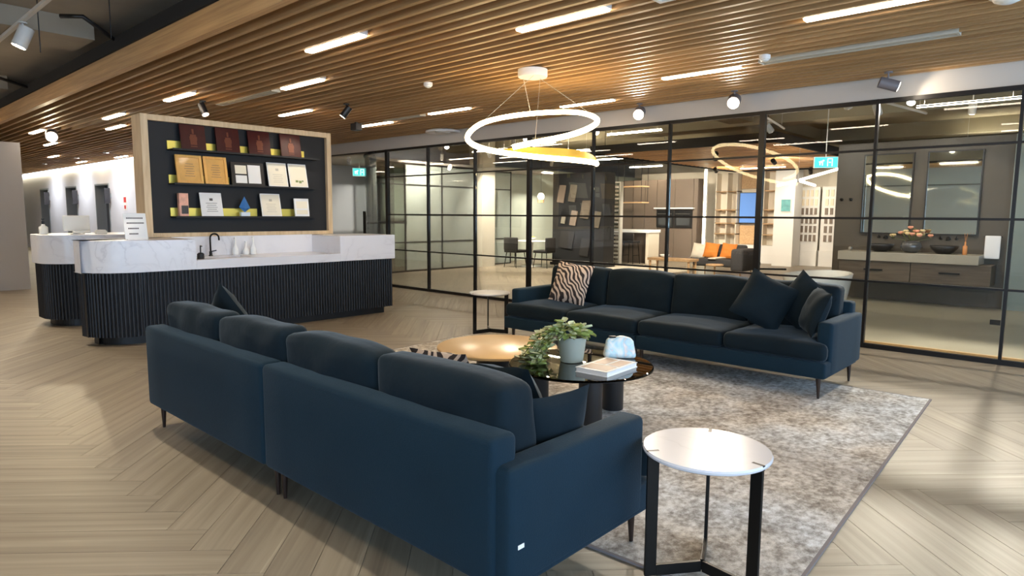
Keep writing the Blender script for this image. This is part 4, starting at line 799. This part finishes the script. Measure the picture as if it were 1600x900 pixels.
# kitchen
kt = T('tall_kitchen_cabinets', 'wall of taupe tall kitchen cabinets', 'kitchen cabinet', (19.4, 11.0, 0)); kt.part('carcass', B(19.1, 9.62, .08, 19.7, 12.4, 2.6), 'taupe'); kt.part('kickboard', B(19.15, 9.62, 0, 19.7, 12.4, .08), 'plinth')
for k, (y0, y1) in enumerate(((9.62, 9.76), (11.06, 11.5), (11.51, 11.95), (11.96, 12.4))): kt.part('door', B(19.07, y0+.004, .1, 19.1, y1-.004, 2.6), 'taupe')
kt.part('door', B(19.07, 9.77, 1.72, 19.1, 10.4, 2.6), 'taupe'); kt.part('door', B(19.07, 10.41, 1.72, 19.1, 11.05, 2.6), 'taupe'); kt.part('drawer', B(19.07, 9.77, .1, 19.1, 10.4, 1.0), 'taupe'); kt.part('drawer', B(19.07, 10.41, .1, 19.1, 11.05, 1.0), 'taupe')
kt.part('niche_shelf', B(18.95, 9.7, 1.66, 19.1, 11.1, 1.7), 'acrylic')
for i, (y0, y1) in enumerate(((9.78, 10.4), (10.42, 11.04))):
    ov = T('built_in_oven', ('black built-in oven, right of the pair', 'black built-in oven, left of the pair')[i], 'oven', (19.08, (y0+y1)/2, 1.05), 0, 'built-in ovens'); ov.part('door', B(19.05, y0, 1.06, 19.07, y1, 1.62), 'blackplastic', bev=.004); ov.part('handle', MB().cyl((19.02, y0+.06, 1.5), (19.02, y1-.06, 1.5), .012, n=8), 'silver'); ov.part('window', B(19.045, y0+.08, 1.14, 19.0499, y1-.08, 1.4), 'vaseglass')
il = T('kitchen_island', 'white stone kitchen island with a waterfall end', 'island', (17.3, 10.75, 0)); il.part('top', B(17.0, 10.1, .93, 17.7, 11.6, 1.02), 'acrylic', bev=.005); il.part('end_panel', B(17.05, 10.12, 0, 17.65, 10.22, .93), 'cream'); il.part('cabinet', B(17.4, 10.22, 0, 17.65, 11.6, .93), 'taupe')
def stool(lab, x, y):
    t = T('bar_stool', lab, 'bar stool', (x, y, 0), 0, 'bar stools at the island'); t.part('seat', MB().rbox((x, y, .66), (.38, .4, .06), .025, 4), 'charcoal_l', smooth=True); t.part('backrest', MB().rbox((x-.18, y, .80), (.04, .4, .22), .018, 4), 'charcoal_l', smooth=True)
    for sx in (-1, 1):
        for sy in (-1, 1): t.part('leg', MB().cyl((x+.14*sx, y+.15*sy, .64), (x+.19*sx, y+.2*sy, 0), .01, n=8), 'darkmetal')
    t.part('footrest', MB().box(x-.175, y-.185, .25, x+.175, y-.172, .265).box(x-.175, y+.172, .25, x+.175, y+.185, .265), 'darkmetal')
stool('dark bar stool at the right end of the island', 16.85, 10.6); stool('dark bar stool further left at the island', 16.85, 11.25)
hs = T('hanging_shelf', 'timber framed shelf hanging above the island', 'shelf', (17.4, 10.95, 1.82))
for z in (1.82, 2.30): hs.part('board', B(17.2, 10.48, z, 17.6, 11.4, z+.03), 'timber')
for x, y in ((17.22, 10.52), (17.22, 11.36), (17.58, 10.52), (17.58, 11.36)): hs.part('rod', MB().cyl((x, y, 1.82), (x, y, 3.6), .008, n=6), 'darkmetal')
# rack and display tower
rk = T('sample_rack', 'tall pale rack of stacked flat samples beside the dark display tower', 'rack', (16.5, 11.05, 0)); rk.part('upright', B(16.4, 10.72, 0, 16.55, 10.76, 2.43), 'rack'); rk.part('upright', B(16.4, 11.36, 0, 16.55, 11.40, 2.43), 'rack'); rk.part('top_bar', B(16.4, 10.76, 2.39, 16.55, 11.36, 2.43), 'rack')
for k in range(20): rk.part('tray', B(16.38, 10.77, .06+.115*k, 16.55, 11.35, .12+.115*k), ('slab', 'rack', 'grille')[k % 3])
dt = T('display_tower', 'black display tower with tilted sample boards', 'display stand', (14.9, 11.1, 0)); dt.part('core', MB().box(14.9, 10.25, 0, 15.4, 12.05, 2.62), 'black')
dt.part('plinth', B(14.86, 10.2, 0, 15.4, 12.1, .08), 'plinth')
for (y, z, w, h, m_) in ((11.75, 1.8, .24, .5, 'taupe'), (11.35, 1.82, .24, .48, 'taupe_d'), (10.9, 1.35, .3, 1.15, 'vanitywood'), (11.65, 1.2, .14, .2, 'slab'), (11.3, 1.15, .22, .42, 'taupe'), (10.5, 1.1, .22, .45, 'taupe_d'), (10.9, .3, .3, .8, 'charcoal_l'), (11.55, .5, .5, .5, 'charcoal_l')):
    dt.part('sample_panel', MB().box(-.012, -w/2, 0, .012, w/2, h, Matrix.Translation((14.86, y, z)) @ Matrix.Rotation(math.radians(6), 4, 'Y') @ Matrix.Rotation(math.radians(7), 4, 'X')), m_)
# armchair, bench, side table, rug
ac = T('armchair', 'charcoal armchair with orange cushion in the showroom', 'armchair', (15.1, 6.85, 0)); ac.part('seat', MB().rbox((15.1, 7.0, .33), (.8, 1.0, .18), .05, 6), 'charcoal', smooth=True); ac.part('back', MB().rbox((15.42, 7.0, .5), (.18, 1.1, .5), .06, 6), 'charcoal', smooth=True); ac.part('arm', MB().rbox((15.05, 6.36, .42), (.85, .3, .52), .06, 6), 'charcoal', smooth=True)
for x in (14.78, 15.4):
    for y in (6.32, 7.5): ac.part('leg', MB().cyl((x, y, .26), (x, y, 0), .02, .013, n=8), 'timber')
for i, (c, m_, lb_) in enumerate((((15.25, 7.28, .60), 'orange', 'orange cushion on the showroom armchair'), ((15.28, 6.85, .60), 'orange', 'smaller orange cushion behind the throw on the armchair'), ((15.28, 7.62, .58), 'whitefab', 'cream cushion at the left side of the armchair'))): cushion(lb_, m_, c, .38, -90, -18, 4, .14, 20+i, 'cushion', 'cushions on the showroom armchair')
th_ = solo('throw_blanket', 'cream throw hanging over the armchair front', 'blanket', MB().rbox((15.0, 6.98, .435), (.7, .2, .03), .012, 6), 'whitefab', smooth=True)
tb = T('timber_bench', 'low timber bench left of the armchair', 'bench', (14.33, 7.85, 0)); tb.part('seat', B(14.1, 7.25, .36, 14.55, 8.4, .42), 'timber', bev=.005)
for x in (14.15, 14.5):
    for y in (7.31, 8.34): tb.part('leg', MB().cyl((x, y, .36), (x, y, 0), .03, .022, n=10), 'timber')
tt = T('round_tray_table', 'small round timber table in front of the armchair', 'side table', (14.35, 6.75, 0)); tt.part('top', MB().lathe((14.35, 6.75, .3), [(.004, 0), (.2, 0), (.2, .03), (.004, .03)], 24), 'timber', auto=40); tt.part('stem', MB().cyl((14.35, 6.75, 0), (14.35, 6.75, .3), .02, n=10), 'timber'); tt.part('foot', MB().lathe((14.35, 6.75, 0), [(.14, 0), (.14, .015), (.02, .02)], 20), 'timber', auto=40)
bl = solo('bowl', 'small white bowl on the low timber bench', 'bowl', MB().lathe((14.33, 8.05, .42), [(.05, 0), (.09, .03), (.12, .08), (.11, .08), (.08, .03), (.004, .02)], 20), 'ceramic', smooth=True)
solo('showroom_rug', 'white rug on the showroom floor beyond the sofa', 'rug', MB().rbox((15.6, 9.3, .008), (1.9, 2.4, .014), .006, 3), 'whitefab')
# dining set
dn = T('dining_table', 'pale dining table behind the glass left of the display tower', 'dining table', (13.9, 12.0, 0)); dn.part('top', MB().lathe((13.9, 12.0, .7), [(.004, 0), (.5, 0), (.52, .015), (.5, .03), (.004, .03)], 32), 'acrylic', auto=40); dn.part('pedestal', MB().lathe((13.9, 12.0, 0), [(.3, 0), (.3, .02), (.05, .05), (.05, .7)], 24), 'acrylic', auto=40)
def dchair(lab, x, y, rz):
    t = T('dining_chair', lab, 'chair', (x, y, 0), rz, 'dark dining chairs'); t.part('seat', MB().rbox((0, 0, .45), (.46, .46, .08), .03, 4), 'charcoal_l', local=True, smooth=True); t.part('backrest', MB().rbox((0, .22, .65), (.5, .06, .36), .026, 6, lambda p: Vector((p.x, p.y-.5*p.x*p.x, p.z))), 'charcoal_l', local=True, smooth=True)
    for sx in (-1, 1):
        for sy in (-1, 1): t.part('leg', MB().cyl((.17*sx, .17*sy, .42), (.22*sx, .22*sy, 0), .014, .009, n=8), 'darkmetal', local=True)
dchair('dark dining chair left of the pale dining table', 13.35, 12.1, PI*.5); dchair('dark dining chair in front of the pale dining table', 13.75, 11.4, PI*1.05)
fb = T('fruit_bowl', 'bowl of yellow fruit on the pale dining table', 'bowl', (14.1, 12.15, .731)); fb.part('bowl', MB().lathe((14.1, 12.15, .731), [(.06, 0), (.1, .03), (.14, .08), (.13, .08), (.09, .03), (.004, .02)], 20), 'ceramic', smooth=True)
for k in range(5): fb.part('fruit', MB().lathe((14.1+.06*math.cos(k*1.26), 12.15+.06*math.sin(k*1.26), .8), [(.004, -.035), (.03, -.02), (.036, 0), (.03, .02), (.004, .035)], 10), 'yellow', smooth=True)
gl_ = T('globe_pendant', 'small glowing globe pendant over the dining table', 'pendant lamp', (14.0, 11.75, 1.85)); gl_.part('globe', MB().lathe((14.0, 11.75, 1.95), [(.004, -.1), (.06, -.08), (.1, 0), (.06, .08), (.004, .1)], 18), 'lampglow', smooth=True); gl_.part('cord', MB().cyl((14.0, 11.75, 2.05), (14.0, 11.75, 3.6), .004, n=6), 'blackplastic'); gl_.part('shade', MB().lathe((14.0, 11.75, 1.78), [(.09, 0), (.09, .08), (.06, .09)], 18), 'timber', auto=40)
struct('column', MB().box(12.7, 12.75, 0, 13.2, 13.25, 3.62), 'grille')
for x0, x1 in ((13.3, 14.35),):
    fp = bpy.data.objects.new('window_1', None); COL.objects.link(fp); fp['kind'] = 'structure'
    struct('mullion', B(x1-.015, 13.2, 0, x1+.015, 13.24, 2.7), 'steel', parent=fp)
    for z in (0, .733, 1.42, 2.155, 2.66): struct('rail', B(x0, 13.2, z, x1-.015, 13.24, z+.024), 'steel', parent=fp)
    for z0, z1 in ((.024, .733), (.757, 1.42), (1.444, 2.155), (2.179, 2.66)): struct('pane', B(x0, 13.217, z0, x1-.015, 13.223, z1), 'frost', parent=fp)
struct('wall_frosted', B(14.0, 13.9, 0, 23.9, 14.0, 2.9), 'frostwall')
struct('wall_frosted_left', B(10.6, 14.4, 0, 13.9, 14.5, 2.9), 'frostwall')
# showroom timber raft
rt = T('timber_ceiling_raft', 'suspended timber slat raft in the showroom ceiling', 'ceiling raft', (14.4, 6.3, 2.76)); rt.part('backing', B(11.75, 4.5, 2.86, 19.0, 8.4, 2.9), 'raft'); 
for a in ((11.7, 4.45, 11.75, 8.45), (19.0, 4.45, 19.05, 8.45), (11.75, 4.45, 19.0, 4.5), (11.75, 8.4, 19.0, 8.45)): rt.part('edge', B(a[0], a[1], 2.74, a[2], a[3], 2.92), 'plenum')
for k in range(30): rt.part('slat', B(11.95+.235*k, 4.5, 2.77, 12.06+.235*k, 8.4, 2.855), 'raft')
for x, y in ((11.9, 4.7), (11.9, 8.2), (18.8, 4.7), (18.8, 8.2)): rt.part('hanger', MB().cyl((x, y, 2.9), (x, y, 3.6), .006, n=6), 'darkmetal')
# zigzag led pendant
zp = T('zigzag_pendant', 'branching white led stick pendant in the showroom', 'pendant lamp', (13, 4.5, 2.1))
for a, b in (((13., 4.89, 2.04), (13., 4.5, 2.13)), ((13., 4.5, 2.13), (13., 3.72, 2.34)), ((13., 4.5, 2.13), (13.7, 4.42, 2.06))): zp.part('led_stick', MB().cyl(a, b, .022, n=10), 'ledwhite')
zp.part('hub', MB().cyl((13., 4.5, 2.10), (13., 4.5, 2.16), .03, n=12), 'spotwhite'); zp.part('cable', MB().cyl((13., 4.5, 2.16), (13., 4.5, 2.78), .003, n=6), 'spotwhite')
ll = T('led_upright', 'tall white led upright between kitchen and shelving wall', 'led light', (18.5, 9.1, 0)); ll.part('profile', B(18.5, 9.05, 0, 18.56, 9.15, 2.85), 'white'); ll.part('diffuser', B(18.49, 9.07, .6, 18.4999, 9.13, 2.82), 'cove')
# showroom light battens and tracks
for i, (x, y, lb_) in enumerate(((10.8, 6.8, 'suspended led batten near the timber raft edge'), (10.9, 1.6, 'suspended led batten over the bath zone'), (11.2, 9.6, 'suspended led batten near the return glass'), (15.5, 10.6, 'suspended led batten over the display tower'), (17.5, 2.0, 'suspended led batten beyond the vanity wall'), (11.8, -.4, 'suspended led batten near the shower'), (17.5, 7.0, 'led batten under the timber raft'), (18.55, 11.2, 'led batten over the kitchen island'), (11.6, 11.4, 'added led batten brightening the curved glass corner'), (13.0, 10.0, 'added led batten brightening the floor before the display tower'))):  # the last two battens are added to brighten the left bays
    z = 2.99 if i not in (6,) else 2.72
    t = T('led_batten', lb_, 'ceiling light', (x, y, z), 0, 'suspended led battens in the showroom'); t.part('housing', B(-.02, -.6, .008, .02, .6, .03), 'spotwhite', local=True); t.part('diffuser', B(-.016, -.59, 0, .016, .59, .0079), 'ledwhite' if i in (1, 4, 5) else 'ledshow', local=True)
    if i != 6: t.part('fill_uplight', B(-.016, -.59, .0301, .016, .59, .032), 'fill_uplight', local=True)  # glowing top strip added to lift the dark showroom ceiling
    for s in (-.5, .5): t.part('cable', MB().cyl((0, s, .032), (0, s, .628 if i != 6 else .05), .003, n=5), 'spotwhite', local=True)
def track(lab, a, b):
    t = T('showroom_track', lab, 'light track', a, 0, 'white lighting tracks in the showroom'); d = (Vector(b)-Vector(a)); t.part('rail', MB().tube([a, b], .02, 4), 'spotwhite')
    for u in (.1, .9): p = Vector(a)+d*u; t.part('rod', MB().cyl(p, (p.x, p.y, 3.6), .004, n=5), 'spotwhite')
track('white track from the partition towards the timber raft', (8.9, 2.6, 3.0), (11.6, 2.2, 3.0)); track('white track slanting towards the raft corner', (9.4, 3.9, 2.95), (11.6, 4.3, 2.95)); track('white track over the bath zone near the right', (9.2, .4, 3.0), (9.2, 2.4, 3.0)); track('white track behind the left bays', (9.3, 6.0, 3.0), (9.3, 11.0, 3.0))
G = 'showroom spotlights'
SP = [((9.0, 2.57, 2.98), (10.8, 2.6, .6), 60, 'showroom track spotlight pair member nearest the bulkhead'), ((9.9, 2.45, 2.98), (12.6, 2.4, 1.2), 70, 'showroom track spotlight pair member further right'), ((9.2, .8, 2.98), (6.6, .4, 0), 90, 'glaring showroom spotlight high in the right bay'), ((9.2, 1.9, 2.98), (7.0, 2.0, 0.3), 60, 'glaring showroom spotlight at the right thin mullion'), ((10.4, 4.1, 2.93), (12.6, 3.2, 1.0), 70, 'showroom spotlight near the raft corner'),
      ((9.3, 6.6, 2.98), (7.4, 5.0, 1.4), 70, 'showroom spotlight behind the bay right of the pendant'), ((9.3, 8.2, 2.98), (7.2, 6.2, 1.4), 80, 'showroom spotlight behind the pendant'), ((9.3, 10.4, 2.98), (7.6, 8.4, 1.4), 80, 'showroom spotlight near the curved glass'), ((12.6, 6.0, 2.74), (14.6, 7.2, .3), 90, 'black spotlight under the timber raft front edge'), ((14.6, 5.6, 2.74), (19.8, 6.2, 1.2), 110, 'black spotlight under the raft aimed at the sample boards'), ((16.4, 7.8, 2.74), (20.0, 8.4, 1.2), 110, 'black spotlight under the raft aimed at the television wall'), ((16.2, 9.2, 3.0), (18.9, 10.6, 1.2), 110, 'spotlight in front of the kitchen cabinets'), ((12.2, 12.0, 2.98), (13.9, 12.6, .6), 110, 'spotlight over the dining table'), ((11.4, 1.6, 3.0), (12.65, 1.9, 1.0), 60, 'spotlight washing the right mirror'), ((13.2, 10.2, 3.0), (14.9, 11.2, 1.2), 60, 'spotlight aimed at the display tower'), ((18.2, 6.0, 2.74), (20.0, 6.4, 1.4), 90, 'rear spotlight close to the sample boards'),
      ((10.2, 11.6, 3.62), (11.6, 14.3, 1.4), 160, 'added spotlight brightening the pale wall through the return glass'), ((12.0, 13.6, 3.62), (12.6, 14.4, 1.4), 90, 'added spotlight between the return glass and the pale wall'), ((15.5, 12.6, 3.62), (16.5, 13.9, 1.4), 120, 'added spotlight brightening the pale wall behind the dining table'), ((10.5, 9.6, 3.62), (10.5, 10.0, 0), 120, 'added spotlight brightening the showroom floor near the curved glass')]  # spots on this line are added to brighten the area behind the left bays
for i, (l_, a_, p_, lb_) in enumerate(SP):
    rf2 = i in (8, 9, 10, 15)
    if i in (11, 12, 13, 14, 16, 17, 18, 19): l_ = (l_[0], l_[1], 3.62)
    spotlight(l_, a_, lb_, p_*(.5 if i in (0, 1, 4, 13) else .8 if i in (9, 15) else 1.2 if i in (5, 6, 7, 10, 17, 18) else 2.9), 95, 'blackplastic' if rf2 else 'spotwhite', .05, .16, .1 if l_[2] < 3.5 else .62, (1, .9, .76), G)
# lift lobby: cove strip, signs
cv_ = solo('cove_light', 'warm cove light line along the top of the lift lobby wall', 'cove light', B(6.29, 15.1, 2.86, 6.355, 33.9, 2.90), 'cove')
for i, y in enumerate((21.95, 25.25, 28.85)):
    t = T('lift_indicator', ('dark blade indicator by the nearest lift door', 'dark blade indicator by the middle lift door', 'dark blade indicator by the farthest lift door')[i], 'sign', (6.3, y, 1.9), 0, 'lift indicators'); t.part('blade', B(6.18, y-.015, 1.7, 6.33, y+.015, 2.15), 'liftdoor'); t.part('bracket', B(6.33, y-.02, 1.85, 6.36, y+.02, 2.0), 'liftframe')
t = T('fire_sign', 'small red and white sign on the lobby wall left of the award display', 'sign', (6.35, 20.7, 1.55)); pl_ = t.part('plate', B(6.345, 20.6, 1.5, 6.36, 20.85, 1.9), 'paper'); t.part('red_panel', B(6.34, 20.63, 1.72, 6.3449, 20.82, 1.87), 'red', parent=pl_); t.part('red_bar', B(6.34, 20.66, 1.54, 6.3449, 20.79, 1.64), 'red', parent=pl_)
# door pull and push bar at the curved glass corner
hd = T('door_pull', 'black vertical door pull beside the grey wall', 'door handle', (8.6, 12.2, 1.15)); hd.part('bar', B(8.55, 12.29, 1.0, 8.61, 12.35, 1.5), 'darkmetal'); hd.part('standoff', MB().cyl((8.6, 12.32, 1.12), (8.66, 12.26, 1.12), .012, n=8).cyl((8.6, 12.32, 1.4), (8.66, 12.26, 1.4), .012, n=8), 'darkmetal')
pb = T('push_bar', 'black horizontal bar across the curved glass corner', 'door handle', (9.2, 12.75, 1.22)); pb.part('rail', MB().tube([arc(math.radians(46+5*k))+(1.24,) for k in range(10)], .03, 4), 'darkmetal'); pb.part('end_cap', MB().box(10.14, 12.88, 1.2, 10.2, 12.92, 1.29), 'darkmetal')
